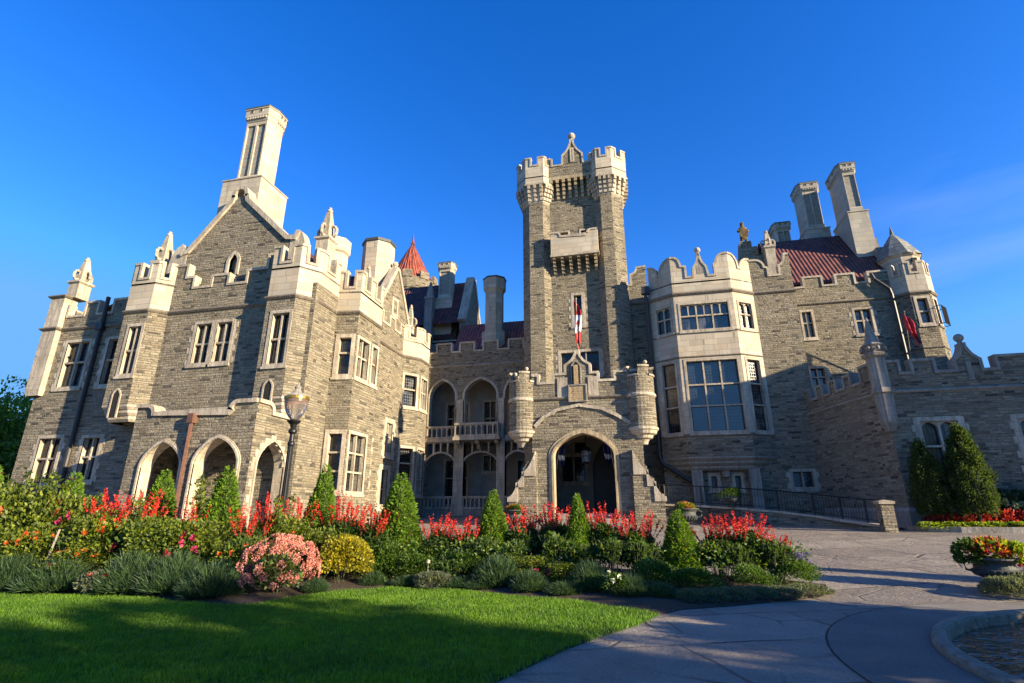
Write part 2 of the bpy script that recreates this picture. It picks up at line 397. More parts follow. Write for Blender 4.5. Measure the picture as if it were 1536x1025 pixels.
def window(fr, u0, u1, v0, v1, lights=2, rows=(.55,), s=.16, dep=.26, arched=False, quoin=True, glass='glass', top_lights=0, label=None, head=None):
    mb = MB(); a, b, c, d = u0 + s, u1 - s, v0 + s * .75, v1 - s
    mb.strip(fr, [(u0, v0), (u1, v0), (u1, v1), (u0, v1)], 0, s, -.02, .03, closed=True)
    mb.reveal(fr, rect(a, b, c, d), -dep, .028)
    mb.fbox(fr, u0 - .05, u1 + .05, v0 - .09, v0 + .035, -.03, .075)          # sill
    if quoin:
        k = 0; v = v0 + .06
        while v < v1 - .2:
            wd = .19 if k % 2 == 0 else .07
            for (q0, q1) in ((u0 - wd, u0 + .02), (u1 - .02, u1 + wd)): mb.fbox(fr, q0, q1, v, min(v + .30, v1 - .01), -.03, .014)
            v += .31; k += 1
    m = .045
    us = [a + (b - a) * i / lights for i in range(lights + 1)]
    ts = [c + (d - c) * r for r in rows]
    for x in us[1:-1]: mb.fbox(fr, x - m, x + m, c, d, -dep + .02, -.07)
    for t in ts: mb.fbox(fr, a, b, t - m, t + m, -dep + .015, -.08)
    if top_lights:
        for x in [a + (b - a) * i / top_lights for i in range(1, top_lights)]:
            if min(abs(x - y) for y in us) > .05: mb.fbox(fr, x - m * .8, x + m * .8, ts[-1], d, -dep + .022, -.075)
    if arched:
        n = top_lights or lights
        for i in range(n):
            x0 = a + (b - a) * i / n + m; x1 = a + (b - a) * (i + 1) / n - m; r = min((x1 - x0) * .5, .35)
            A = arch(x0, x1, d - r, d - r, d - .03, 5, .8)[1:-1]; h = len(A) // 2
            mb.fprism(fr, [(x0, d)] + A[:h + 1] + [(A[h][0], d)], -dep + .03, -.09)
            mb.fprism(fr, [(A[h][0], d)] + A[h:] + [(x1, d)], -dep + .03, -.09)
    o = part('window', mb, TRM, label)
    g = MB(); g.fbox(fr, a - .02, b + .02, c - .02, d + .02, -dep - .06, -dep + .005); g.build('pane', M[glass], o)
    sh = MB()
    yy = [c] + ts + [d]
    for x0, x1 in zip(us[:-1], us[1:]):
        for y0, y1 in zip(yy[:-1], yy[1:]):
            sh.strip(fr, rect(x0 + m * .6, x1 - m * .6, y0 + m * .6, y1 - m * .6), 0, .045, -dep, -dep + .035, closed=True)
    sh.build('sash', M['sash'], o)
    return rect(u0 + .03, u1 - .03, v0 + .03, v1 - .03)

def archway(fr, u0, u1, v0, vs, va, ringw=.22, depth=.5, proud=.04, mat=None, quoin=False, name='arch', label=None, k=.74):
    """stone arch trim round an opening; returns the hole for the wall"""
    A = arch(u0, u1, v0, vs, va, 9, k); mb = MB()
    mb.strip(fr, A, .0, ringw, -.02, proud)
    mb.strip(fr, A, .001, .09, -.02, proud + .05)
    mb.reveal(fr, A, -depth, proud - .001, closed=False)
    if quoin:
        B = offs(A, ringw - .02)
        for i, (x, z) in enumerate(B):
            if i % 2 == 0 and 0 < i < len(B) - 1:
                s_ = .16; mb.fbox(fr, x - s_, x + s_, z - s_ * .7, z + s_ * .9, -.03, proud - .012)
        v = v0
        kk = 0
        while v < vs:
            wd = .16 if kk % 2 else .02
            mb.fbox(fr, u0 - ringw - wd, u0 - ringw + .02, v, v + .3, -.03, proud - .01); mb.fbox(fr, u1 + ringw - .02, u1 + ringw + wd, v, v + .3, -.03, proud - .01)
            v += .31; kk += 1
    part(name, mb, mat or TRM, label)
    return offs(A, .03)

def battle(fr, prof, base, thick=.35, mat=None, cop=True, mb=None, tmb=None, label=None, nout=0., ends=True):
    """parapet with a free top outline (u,v) and a moulded coping that follows it"""
    own = mb is None
    mb = mb or MB(); tmb = tmb or MB()
    n0, n1 = -thick + nout, nout
    for (ua, va), (ub, vb) in zip(prof[:-1], prof[1:]):
        mb.face([fr.P(ua, va, n0), fr.P(ub, vb, n0), fr.P(ub, vb, n1), fr.P(ua, va, n1)])
        if ub > ua + 1e-6:
            mb.face([fr.P(ua, base, n1), fr.P(ub, base, n1), fr.P(ub, vb, n1), fr.P(ua, va, n1)]); mb.face([fr.P(ub, base, n0), fr.P(ua, base, n0), fr.P(ua, va, n0), fr.P(ub, vb, n0)])
    for u_, v_ in (prof[0], prof[-1]) if ends else (): mb.face([fr.P(u_, base, n0), fr.P(u_, base, n1), fr.P(u_, v_, n1), fr.P(u_, v_, n0)])
    if cop: tmb.strip(fr, prof, -.10, .03, -thick - .05 + nout, .055 + nout)
    if own:
        b = part('battlement', mb, mat or RUB, label); tmb.build('coping', TRM, b)
def cren(u0, u1, lo, ms):
    """ms: [(a,b,top)] merlons; u0/u1 ends stay low unless a merlon touches them"""
    p = []
    if not ms or ms[0][0] > u0 + .01: p.append((u0, lo))
    for i, (a, b, t) in enumerate(ms):
        if a > u0 + .01: p.append((a, lo))
        p += [(a, t), (b, t)]
        if b < u1 - .01: p.append((b, lo))
    if not ms or ms[-1][1] < u1 - .01: p.append((u1, lo))
    return p
def ogee(c, w_, lo, top):
    h = top - lo
    L = [(-w_, 0), (-w_, .38 * h), (-.78 * w_, .46 * h), (-.5 * w_, .58 * h), (-.3 * w_, .74 * h), (-.16 * w_, .9 * h), (-.16 * w_, h)]
    return [(c + x, lo + y) for x, y in L] + [(c - x, lo + y) for x, y in L[::-1]]
def swoop(u0, z0, u1, z1, n=5):
    """quarter-curve from (u0,z0) to (u1,z1), concave"""
    return [(u0 + (u1 - u0) * math.sin(math.pi / 2 * i / n), z0 + (z1 - z0) * (1 - math.cos(math.pi / 2 * i / n))) for i in range(n + 1)]

def strings(plan, z, h=.2, pr=.12, mat=None, name='string_course'):
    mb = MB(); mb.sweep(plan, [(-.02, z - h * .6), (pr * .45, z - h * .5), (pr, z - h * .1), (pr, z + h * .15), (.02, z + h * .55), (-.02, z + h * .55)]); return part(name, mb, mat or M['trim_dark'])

def pinnacle(c, wd, z0, z1, ztip, label=None, scroll=True, mat=None):
    mb = MB(); x, y = c; h = wd / 2
    mb.box(x - h, x + h, y - h, y + h, z0, z1)
    k = 4; ph = math.pi / 4; r = h * 1.414
    mb.lathe([(r * 1.02, z1), (r * 1.25, z1 + .08), (r * 1.25, z1 + .18), (r * .95, z1 + .26)], (x, y, 0), 4, 0, False, ph=ph)
    H = ztip - z1
    mb.lathe([(r * .95, z1 + .24), (r * .72, z1 + .3), (r * .66, z1 + .42 * H), (r * .30, z1 + .85 * H)], (x, y, 0), 4, 0, False, ph=ph)
    mb.lathe([(.02, z1 + .82 * H), (r * .3, z1 + .86 * H), (r * .3, z1 + .9 * H), (r * .16, z1 + .93 * H), (r * .2, z1 + .97 * H), (.01, z1 + H)], (x, y, 0), 10)
    if scroll:
        for dx, dy in ((1, 0), (-1, 0), (0, 1), (0, -1)):
            R_ = .12 * H; cx = x + dx * (h * .9 + .02); cy = y + dy * (h * .9 + .02); cz = z1 + .3 + R_ * 1.2
            pts = []
            for i in range(13):
                a = 2 * math.pi * i / 12
                pts.append((cx + dx * R_ * .8 * math.cos(a), cy + dy * R_ * .8 * math.cos(a), cz + R_ * 1.25 * math.sin(a)))
            mb.tube(pts, R_ * .32, 0, 6)
    return part('pinnacle', mb, mat or TRM, label)

def chimney(x0, x1, y0, y1, zb, zs, zt, nf=2, label=None, mat=None, eb=.14, fl=.13):
    """square base, chamfered shaft with recessed flues on the front, moulded eight sided cap"""
    mat = mat or ASH
    mb = MB(); W = x1 - x0; c = W * .26; cw = W * .05; dp = .11
    mb.box(x0 - eb, x1 + eb, y0 - eb, y1 + eb, zb, zs - .12)
    mb.sweep([(x0 - eb, y1 + eb), (x0 - eb, y0 - eb), (x1 + eb, y0 - eb), (x1 + eb, y1 + eb)], [(0, zs - .12), (.05, zs - .1), (.05, zs - .02), (-eb - .05, zs + .12)], closed=True)
    capz = zt - (zt - zs) * .2
    a0, a1 = x0 + c * .45, x1 - c * .45
    plan = [(x0, y1 - c), (x0, y0 + c), (a0, y0), (a0 + cw, y0), (a0 + cw, y0 + dp), (a1 - cw, y0 + dp), (a1 - cw, y0), (a1, y0), (x1, y0 + c), (x1, y1 - c), (x1 - c, y1), (x0 + c, y1)]
    mb.prism(plan, zs - .1, zt - .05)
    fr = front(y0)
    mb.fbox(fr, a0 + cw + .004, a1 - cw - .004, zs + .3, capz - .1, -dp - .02, -dp + .012, 1)
    for i in range(1, nf):
        u = a0 + (a1 - a0) * i / nf; mb.fbox(fr, u - cw * .8, u + cw * .8, zs, capz, -dp - .02, -.012); mb.fbox(fr, u - cw * 1.3, u + cw * 1.3, zs, zs + .3, -dp - .02, .02)
    mb.fbox(fr, a0 + .002, a1 - .002, capz - .16, capz + .05, -dp - .02, -.004)
    mb.sweep([(x0, y1 - c), (x0, y0 + c), (a0, y0), (a1, y0), (x1, y0 + c), (x1, y1 - c)], [(-.02, zs), (.05, zs), (.05, zs + .28), (-.01, zs + .4)], caps=False)
    ring = [(x0, y1 - c), (x0, y0 + c), (a0, y0), (a1, y0), (x1, y0 + c), (x1, y1 - c), (x1 - c, y1), (x0 + c, y1)]
    o = part('chimney', mb, [mat, M['rubble_grey']], label)
    cb = MB(); ch = zt - capz
    cb.sweep(ring, [(-.05, capz), (.04, capz + .1 * ch), (.08, capz + .22 * ch), (.08, capz + .36 * ch), (fl, capz + .4 * ch), (fl, capz + .86 * ch), (fl + .05, capz + .88 * ch), (fl + .05, zt - .05)], closed=True)
    for f_, u0, u1 in ((fr, a0, a1), (right(x1), y0 + c, y1 - c), (Fr((x0, 0), (0, -1)), -y1 + c, -y0 - c)):
        k = max(3, int((u1 - u0) / .17))
        for i in range(k):
            u = u0 + (u1 - u0) * (i + .25) / k; cb.fbox(f_, u, u + .09, capz + .22 * ch, capz + .36 * ch, .05, fl + .02)
        for i in range(2):
            u = u0 + (u1 - u0) * (.18 + .44 * i); cb.fbox(f_, u, u + .22, capz + .64 * ch, capz + .82 * ch, .1, fl + .02); cb.fbox(f_, u + .05, u + .17, capz + .67 * ch, capz + .82 * ch, .1, fl + .03, 1)
    cb.build('chimney_cap', [mat, M['dark']], o)
    l = MB(); l.prism(offs(ring, -fl - .06, True), zt - .05, zt + .03); l.build('lead_cap', M['lead'], o)
    return o

def turret_parapet(plan, zs, lo, top, thick=.28, mat=None, gaps=None, label=None, minmer=.25):
    """ashlar parapet on a faceted plan with one crenel in each facet"""
    mb, tmb = MB(), MB()
    for a, b in zip(plan[:-1], plan[1:]):
        fr, L = seg(a, b)
        if L < .45: prof = [(0, top), (L, top)]
        elif L < 2.2: prof = cren(0, L, lo, [(0, L * .32, top), (L * .68, L, top)])
        else: prof = cren(0, L, lo, [(0, .4, top), (L / 2 - .35, L / 2 + .35, top), (L - .4, L, top)])
        battle(fr, prof, zs, thick, mb=mb, tmb=tmb, ends=False)
    o = part('battlement', mb, mat or ASH, label); tmb.build('coping', TRM, o)

def console(plan, z0, z1, out, mat=None, n=3):
    """stepped corbel table under an overhanging turret, shrinking downwards"""
    sec = [(-out - .05, z0)]
    for i in range(n):
        a = -out + out * (i + .3) / n; b = -out + out * (i + 1) / n
        za = z0 + (z1 - z0) * i / n; zb_ = z0 + (z1 - z0) * (i + 1) / n
        sec += [(a, za), (b, za + (zb_ - za) * .45), (b, zb_ - .02)]
    mb = MB(); mb.sweep(plan, sec); return part('corbel', mb, mat or TRM)

def wallpart(plan, z0, z1, holes={}, name='wall', label=None, mat=None):
    """one wall mesh following a plan; holes: {segment index: [polygons in that segment's frame]}"""
    mb = MB()
    for i, (a, b) in enumerate(zip(plan[:-1], plan[1:])):
        fr, L = seg(a, b); mb.fwall(fr, rect(0, L, z0, z1), holes.get(i, []))
    return part(name, mb, mat or RUB, label)

# ------------------------------------------------------------------ left wing
ZS = 11.5
TL = [(-26.3, 21.85), (-26.3, 21.05), (-25.66, 20.4), (-24.12, 20.4), (-23.5, 21.0)]
TR = [(-17.05, 21.0), (-17.05, 20.4), (-15.48, 20.4), (-14.82, 21.3), (-14.8, 22.95)]
B1 = [(-14.8, 22.95), (-13.6, 23.15), (-13.6, 25.7), (-14.8, 25.95)]
B2 = [(-14.8, 31.25), (-13.95, 32.4), (-13.95, 33.9), (-14.8, 34.9)]
GZ = -.3
# left facade
fl = front(21.85)
h = [window(fl, -31.15, -29.25, 7.9, 10.8), window(fl, -28.2, -26.75, 7.9, 10.8), window(fl, -31.25, -29.5, 2.75, 5.4), window(fl, -28.25, -26.9, 2.9, 5.35)]
mb = MB(); mb.fwall(fl, rect(-32.4, -23.3, GZ, 11.7), h)
mb.fwall(Fr((-32.4, 0), (0, -1)), rect(-40, -21.85, GZ, 12.4), [])
# recess above the arcade
fr_ = front(21.0)
hr = [window(fr_, -21.65, -20.42, 8.45, 10.85, 2, (.5,)), window(fr_, -20.42, -19.2, 8.45, 10.85, 2, (.5,), glass='glass_pale')]
inner = [window(fr_, -20.6, -19.5, 1.0, 3.9, 2, (.6,), quoin=False)]
mb.fwall(fr_, rect(-23.5, -14.8, GZ, 12.4), hr + inner)
mb.fwall(Fr((-23.5, 0), (0, -1)), rect(-21.85, -21.0, GZ, 12.0), [])
# right flank
fx = right(-14.8)
hx = [window(fx, 26.45, 27.9, 2.8, 5.6, 1, (.5,)), window(fx, 29.35, 30.75, 4.65, 7.05, 2, (.55,), s=.3), window(fx, 29.1, 30.5, 1.6, 4.2, 1, (.45,), s=.3)]
mb.fwall(fx, rect(21.0, 36, GZ, 12.4), hx)
part('wall', mb, RUB, 'rubble stone walls of the left wing')
# turrets
for T_, wu, side in ((TL, (-25.25, -24.14), 'left'), (TR, (-16.75, -15.5), 'right')):
    i = 2 if side == 'left' else 1
    fr, L = seg(T_[i], T_[i + 1]); x0 = T_[i][0]
    hw = window(fr, wu[0] - x0, wu[1] - x0, 7.95, 10.8, 2, (.5,), quoin=False)
    wallpart(T_, 6.55, ZS, {i: [hw]}, 'turret', 'corner turret of the left wing with a tall window and white parapet, ' + side)
    console(T_, 5.75, 6.6, .45)
    # niche in the corbel
    A = arch(L / 2 - .2, L / 2 + .2, 5.9, 7.0, 7.3)
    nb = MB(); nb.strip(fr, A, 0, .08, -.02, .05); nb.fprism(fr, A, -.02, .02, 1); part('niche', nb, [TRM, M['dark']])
    turret_parapet(T_, ZS, 13.4, 14.3)
    cb = MB(); cb.prism(T_ + ([(-23.5, 21.9)] if side == 'left' else [(-17.05, 22.95)]), 13.0, 13.1); part('roof', cb, M['lead'])
# bays on the flank
for B, big in ((B1, True), (B2, False)):
    hs_ = {}
    for i, (a, b) in enumerate(zip(B[:-1], B[1:])):
        fr, L = seg(a, b); hh = []
        if i == 0 or (i == 1):
            if big and i == 1:
                hh = [window(fr, .08, 1.5, 7.95, 10.3, 2, (.55,), quoin=False), window(fr, 1.62, 2.45, 7.95, 10.3, 1, (.55,), quoin=False), window(fr, .08, 2.0, 2.3, 5.35, 2, (.34, .67), quoin=False)]
            elif big:
                hh = [window(fr, .12, L - .06, 7.95, 10.3, 1, (.6,), s=.2, quoin=False), window(fr, .1, L - .05, 2.3, 5.35, 1, (.34, .67), s=.2, quoin=False)]
            else:
                hh = [window(fr, .1, L - .08, 8.0, 10.4, 1 if i == 0 else 2, (.55,), quoin=False), window(fr, .1, L - .08, 2.4, 5.55, 1 if i == 0 else 2, (.34, .67), quoin=False)]
        hs_[i] = hh
    wallpart(B, GZ, ZS, hs_, 'bay', 'projecting window bay on the sunlit flank of the left wing, ' + ('large and nearer' if big else 'small and farther'))
    turret_parapet(B, ZS, 12.95, 13.75 if not big else 13.9)
    cb = MB(); cb.prism(B, 12.6, 12.7); part('roof', cb, M['lead'])
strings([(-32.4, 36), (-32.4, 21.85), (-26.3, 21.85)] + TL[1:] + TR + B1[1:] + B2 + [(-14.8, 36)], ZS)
# parapets between turrets
battle(fr_, [(-23.5, 14.25), (-22.75, 14.25), (-22.75, 13.5), (-22.2, 13.5), (-22.2, 12.85), (-21.15, 12.85), (-21.15, 13.45), (-20.05, 13.45), (-20.05, 12.85), (-19.0, 12.85), (-19.0, 13.55), (-17.85, 13.55), (-17.85, 14.3), (-17.05, 14.3)], 12.39, .3)
battle(fx, cren(25.95, 31.25, 12.9, [(25.95, 26.6, 13.6), (27.3, 28.1, 13.6), (29.0, 29.8, 13.6), (30.6, 31.25, 13.6)]), 12.39, .3)
battle(fx, cren(34.9, 36, 12.9, [(34.9, 35.4, 13.6)]), 12.39, .3)
battle(fl, cren(-32.4, -26.3, 12.3, [(-32.4, -31.55, 13.0), (-30.4, -29.4, 13.1), (-28.4, -27.2, 13.1), (-26.8, -26.3, 13.1)]), 11.69, .3)
battle(Fr((-32.4, 0), (0, -1)), cren(-40, -21.85, 12.3, [(-26, -24.8, 13.0), (-23, -21.85, 13.0)]), 11.69, .3)
# corner pier at the far left with its pinnacle
mb = MB(); mb.box(-32.75, -31.75, 21.55, 22.3, 8.0, 13.55); mb.sweep([(-32.75, 22.3), (-32.75, 21.55), (-31.75, 21.55), (-31.75, 22.3)], [(-.05, 7.6), (.02, 7.95), (.02, 8.05)]); part('pier', mb, TRM, 'ashlar corner pier at the far left')
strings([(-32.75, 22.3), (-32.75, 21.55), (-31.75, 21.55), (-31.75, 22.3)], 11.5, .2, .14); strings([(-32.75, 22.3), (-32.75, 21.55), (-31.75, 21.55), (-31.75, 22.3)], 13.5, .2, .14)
pinnacle((-31.75, 22.2), .75, 13.5, 14.4, 16.3, 'scrolled stone pinnacle at the far left corner')
pinnacle((-26.2, 22.4), .75, 13.6, 15.2, 17.5, 'scrolled stone pinnacle left of the big gable')
pinnacle((-15.9, 22.9), .75, 13.0, 15.75, 18.0, 'scrolled stone pinnacle right of the big gable')
# big gable with scrolled kneelers
fg = front(21.75)
G_ = [(-23.9, 12.4), (-23.9, 15.5), (-21.45, 18.45), (-21.0, 18.75), (-20.5, 18.6), (-17.3, 15.6), (-17.3, 12.4)]
hg = MB(); Ag = arch(-20.95, -20.45, 13.75, 14.6, 15.0)
A2 = MB(); A2.strip(fg, Ag, 0, .18, -.02, .05); A2.fprism(fg, Ag, -.25, -.2, 1); part('window', A2, [TRM, M['glass']], 'small pointed window in the big gable')
hg.fwall(fg, G_, [Ag]); hg.fwall(Fr((0, 22.25), (-1, 0)), [(-u, v) for u, v in G_], [])
cg = [(-24.45, 15.95), (-24.2, 15.55), (-23.8, 15.55), (-21.55, 18.3), (-21.5, 18.75), (-21.3, 19.0)]
go = part('gable', hg, RUB, 'big rubble gable of the left wing')
c_ = MB()
c_.strip(fg, [(-24.3, 15.35), (-23.85, 15.5), (-21.5, 18.4), (-21.38, 18.8)], -.12, .14, -.55, .12)
c_.strip(fg, [(-20.55, 18.8), (-20.45, 18.4), (-17.5, 15.62), (-17.0, 15.55), (-16.8, 15.95)], -.12, .14, -.55, .12)
c_.strip(fg, [(-21.0 + .42 * math.cos(a), 18.85 + .42 * math.sin(a)) for a in [math.pi * (1.15 - 1.3 * i / 10) for i in range(11)]], -.1, .12, -.55, .12)
c_.fprism(fg, [(-23.9, 14.3), (-23.9, 15.6), (-24.4, 16.1)] + swoop(-24.4, 16.0, -25.1, 14.3), -.5, .02)
c_.fprism(fg, [(-17.3, 14.3), (-17.3, 15.6), (-16.85, 16.05)] + swoop(-16.85, 16.0, -16.3, 14.3), -.5, .02)
c_.build('coping', TRM, go)
# roofs of the left wing: ridge runs back from the big gable, cross ridge to the flank gable
rf = MB()
rf.face([(-23.9, 22.2, 15.3), (-21.0, 22.2, 18.6), (-21.0, 36, 18.6), (-23.9, 36, 15.3)]); rf.face([(-17.3, 22.2, 15.3), (-17.3, 36, 15.3), (-21.0, 36, 18.6), (-21.0, 22.2, 18.6)])
rf.face([(-23.9, 22.2, 15.3), (-23.9, 36, 15.3), (-31.8, 36, 12.6), (-31.8, 22.8, 12.6), (-26, 22.8, 14.6)]); rf.face([(-17.3, 22.2, 15.3), (-15.1, 23.5, 13.2), (-15.1, 36, 13.2), (-17.3, 36, 15.3)])
rf.face([(-23.9, 36, 12), (-21.0, 36, 18.6), (-17.3, 36, 12)])
rf.face([(-15.0, 27.6, 13.2), (-15.0, 30, 17.2), (-21, 30, 17.2), (-21, 27.6, 13.2)]); rf.face([(-15.0, 32.4, 13.2), (-21, 32.4, 13.2), (-21, 30, 17.2), (-15.0, 30, 17.2)])
part('roof', rf, M['tile_dark'], 'dark tiled roof of the left wing')
# flank gable
fk = right(-15.0)
gm = MB(); gp = [(27.5, 12.4), (27.5, 13.6), (29.85, 17.35), (30.15, 17.35), (32.5, 13.6), (32.5, 12.4)]
gm.fprism(fk, gp, -.4, 0.)
fo = part('gable', gm, RUB, 'sunlit gable on the flank of the left wing')
c_ = MB(); c_.strip(fk, [(27.2, 13.3), (27.5, 13.6), (29.85, 17.35), (30.15, 17.35), (32.5, 13.6), (32.8, 13.3)], -.14, .1, -.45, .1); c_.ball((-15.2, 30, 17.75), .2); c_.tube([(-15.2, 30, 17.3), (-15.2, 30, 17.8)], .12); c_.build('coping', TRM, fo)
window(fk, 29.55, 30.45, 13.9, 15.2, 1, (), s=.2, quoin=False)
pinnacle((-15.2, 26.5), .6, 12.9, 14.1, 16.0, None); pinnacle((-15.15, 32.9), .55, 12.9, 13.9, 15.9, None)
# chimneys and turret stack of the left wing
chimney(-22.8, -20.85, 22.8, 24.5, 16.2, 20.6, 26.0, 2, eb=.36, label='tallest white chimney behind the big gable')
mb = MB()
def octa(cx, cy, r): return [(cx + r * math.cos(R(22.5 + 45 * k)), cy + r * math.sin(R(22.5 + 45 * k))) for k in range(8)]
mb.prism(octa(-16.55, 30, 1.1), 12, 19.3); co = part('chimney', mb, ASH, 'stout eight sided white chimney behind the flank gable')
mb = MB(); mb.prism(octa(-16.55, 30, 1.18), 19.25, 19.45); mb.build('lead_cap', M['lead'], co)
mb = MB(); mb.prism(octa(-16.1, 24.2, .72), 13, 16.5); mb.sweep(octa(-16.1, 24.2, .72), [(0, 15.6), (.1, 15.7), (.1, 16.5)], closed=True)
for a in range(4): pass
part('chimney', mb, ASH, 'small round white chimney beside the scrolled pinnacle')
# drainpipes
mb = MB(); mb.tube([(-28.75, 21.72, 13.2), (-28.75, 21.72, .3)], .11); mb.box(-28.98, -28.52, 21.55, 21.84, 11.2, 11.6); part('drainpipe', mb, M['pipe'], 'thick dark drainpipe on the shaded left facade')
# ------------------------------------------------------------------ entrance arcade of the left wing
fa = front(18.6); fs = right(-15.2)
ha = [archway(fa, -20.5, -18.5, GZ, 3.3, 4.35, .15, .55), archway(fa, -17.85, -15.75, GZ, 3.4, 4.45, .15, .55)]
hsd = [archway(fs, 18.98, 20.75, GZ, 3.35, 4.4, .13, .45, quoin=True)]
mb = MB()
top = [(-21.35, 6.0), (-20.75, 6.0)] + swoop(-20.75, 6.0, -20.35, 5.62)[1:] + [(-16.5, 5.62)] + swoop(-16.1, 6.0, -16.5, 5.62)[::-1] + [(-15.2, 6.0)]
mb.fwall(fa, [(-21.35, GZ), (-15.2, GZ)] + top[::-1], ha)
tops = [(18.6, 6.0), (19.25, 6.0)] + swoop(19.25, 6.0, 19.6, 5.6)[1:] + [(21.3, 5.6)]
mb.fwall(fs, [(18.6, GZ), (21.3, GZ)] + tops[::-1], hsd)
mb.fwall(Fr((-21.35, 0), (0, -1)), rect(-21.0, -18.6, GZ, 6.0), [])
fin = Fr((0, 19.15), (-1, 0)); mb.fwall(fin, [(15.65, GZ), (20.85, GZ), (20.85, 5), (15.65, 5)], [[(-a, b) for a, b in q] for q in ha])
part('arcade', mb, RUB, 'low arcade porch with pointed arches on the left wing')
mb = MB(); mb.strip(fa, top, -.11, .06, -.5, .1); mb.strip(fs, tops, -.11, .06, -.5, .1); part('coping', mb, TRM)
mb = MB(); mb.box(-21.3, -15.25, 18.7, 20.98, 5.0, 5.5); part('ceiling', mb, M['plaster'])
mb = MB(); mb.box(-21.3, -15.25, 18.7, 20.98, .3, .62); part('floor', mb, M['trim_grey'])
mb = MB(); mb.tube([(-18.22, 18.44, 5.5), (-18.22, 18.44, .2)], .085, 0, 6); mb.box(-18.36, -18.08, 18.32, 18.58, 5.1, 5.5); part('drainpipe', mb, M['rust'], 'rusty brown drainpipe between the arcade arches')
# ------------------------------------------------------------------ loggia wing
YL = 36.0; fL = front(YL)
ups = [(-14.62, -12.6), (-11.88, -9.45), (-8.8, -7.2)]
hl = [archway(fL, a, b, 6.4, 9.55, 10.8, .18, .5, k=.8) for a, b in ups]
hlow = [rect(-14.7, -12.56, 1.65, 6.28), rect(-11.84, -9.42, 1.65, 6.28), rect(-8.82, -7.0, 1.65, 6.28)]
mb = MB(); mb.fwall(fL, rect(-14.8, -6.9, GZ, 12.6), hl + hlow)
for q in hlow: mb.reveal(fL, q, -.5, 0)
part('wall', mb, RUB, 'recessed middle wing with a two storey loggia')
mb = MB()
for a, b in ((-12.56, -11.84), (-9.42, -8.82)): mb.fbox(fL, a, b, 1.3, 9.3, -.45, .09); mb.fbox(fL, a - .08, b + .08, 1.2, 1.75, -.4, .13)
mb.fbox(fL, -14.8, -7, 6.28, 6.62, -.3, .06); part('pier', mb, TRM, 'limestone piers and beam of the loggia')
for (a, b) in ((-14.7, -12.56), (-11.84, -9.42), (-8.82, -7.0)):
    mb = MB(); A = [(a + (b - a) * i / 12, 4.85 + .62 * math.sin(math.pi * i / 12) ** .7) for i in range(13)]
    mb.strip(fL, A, 0, .13, -.3, -.03)
    for i in range(1, 4):
        u = a + (b - a) * i / 4; z = 4.85 + .62 * math.sin(math.pi * i / 4) ** .7; mb.fbox(fL, u - .06, u + .06, z + .08, 6.3, -.28, -.06)
    for i in range(4):
        x0 = a + (b - a) * i / 4 + .06; x1 = a + (b - a) * (i + 1) / 4 - .06; Q = arch(x0, x1, 6.05, 6.05, 6.27, 4, .9)[1:-1]; hh = len(Q) // 2
        mb.fprism(fL, [(x0, 6.3)] + Q[:hh + 1] + [(Q[hh][0], 6.3)], -.26, -.08); mb.fprism(fL, [(Q[hh][0], 6.3)] + Q[hh:] + [(x1, 6.3)], -.26, -.08)
    part('arch_screen', mb, TRM, 'flat arch with slotted screen above in the lower loggia')
def balustrade(fr, u0, u1, z0, z1, n, n0=-.15, n1=.05):
    mb = MB(); hh = z1 - z0
    mb.fbox(fr, u0, u1, z1 - .15 * hh, z1, n0 - .03, n1 + .04); mb.fbox(fr, u0, u1, z0, z0 + .13 * hh, n0 - .02, n1 + .03)
    o = part('balustrade', mb, TRM)
    for i in range(n + 1):
        u = u0 + (u1 - u0) * i / n; u_ = min(max(u, u0 + .05), u1 - .05); b = MB(); b.fbox(fr, u_ - .045, u_ + .045, z0 + .13 * hh, z1 - .15 * hh, n0, n1)
        if i < n:
            x1 = u0 + (u1 - u0) * (i + 1) / n - .045; x0 = u_ + .045; Q = arch(x0, x1, z1 - .36 * hh, z1 - .36 * hh, z1 - .17 * hh, 4, .7)[1:-1]; k = len(Q) // 2
            b.fprism(fr, [(x0, z1 - .15 * hh)] + Q[:k + 1] + [(Q[k][0], z1 - .15 * hh)], n0 + .02, n1 - .02); b.fprism(fr, [(Q[k][0], z1 - .15 * hh)] + Q[k:] + [(x1, z1 - .15 * hh)], n0 + .02, n1 - .02)
        b.build('baluster', TRM, o)
balustrade(fL, -14.7, -12.56, 1.65, 2.5, 7); balustrade(fL, -11.84, -9.42, 1.65, 2.5, 8); balustrade(fL, -8.82, -7.0, 1.65, 2.5, 6)
balustrade(fL, -14.7, -12.4, 6.5, 7.4, 6)
fb = front(35.2); balustrade(fb, -12.3, -9.1, 6.5, 7.45, 8)
mb = MB(); mb.fbox(fb, -12.4, -9.0, 6.25, 6.5, -.8, .12); mb.fbox(fb, -12.3, -12.2, 6.5, 7.45, -.7, -.15); mb.fbox(fb, -9.2, -9.1, 6.5, 7.45, -.7, -.15)
for u in (-12.1, -10.7, -9.3): mb.fprism(Fr((u, 0), (0, 1)), [(36, 6.25), (35.3, 6.25), (35.35, 6.05), (35.7, 5.95), (36, 5.65)], -.13, .13)
part('balcony', mb, TRM, 'projecting stone balcony of the loggia')
mb = MB(); fbk = front(38.4)
lw = [window(fbk, -14.2, -12.2, 1.8, 5.3, 2, (.6,), quoin=False), window(fbk, -11.2, -9.9, 4.2, 5.6, 2, (), quoin=False), window(fbk, -14.2, -12.2, 6.9, 9.6, 2, (.55,), quoin=False), window(fbk, -11.2, -10.0, 6.9, 9.7, 2, (.5,), quoin=False), window(fbk, -8.6, -7.4, 1.9, 5.2, 2, (.55,), quoin=False)]
mb.fwall(fbk, rect(-15.5, -6.5, 0, 12), lw); part('wall', mb, M['plaster'], 'plain back wall inside the loggia')
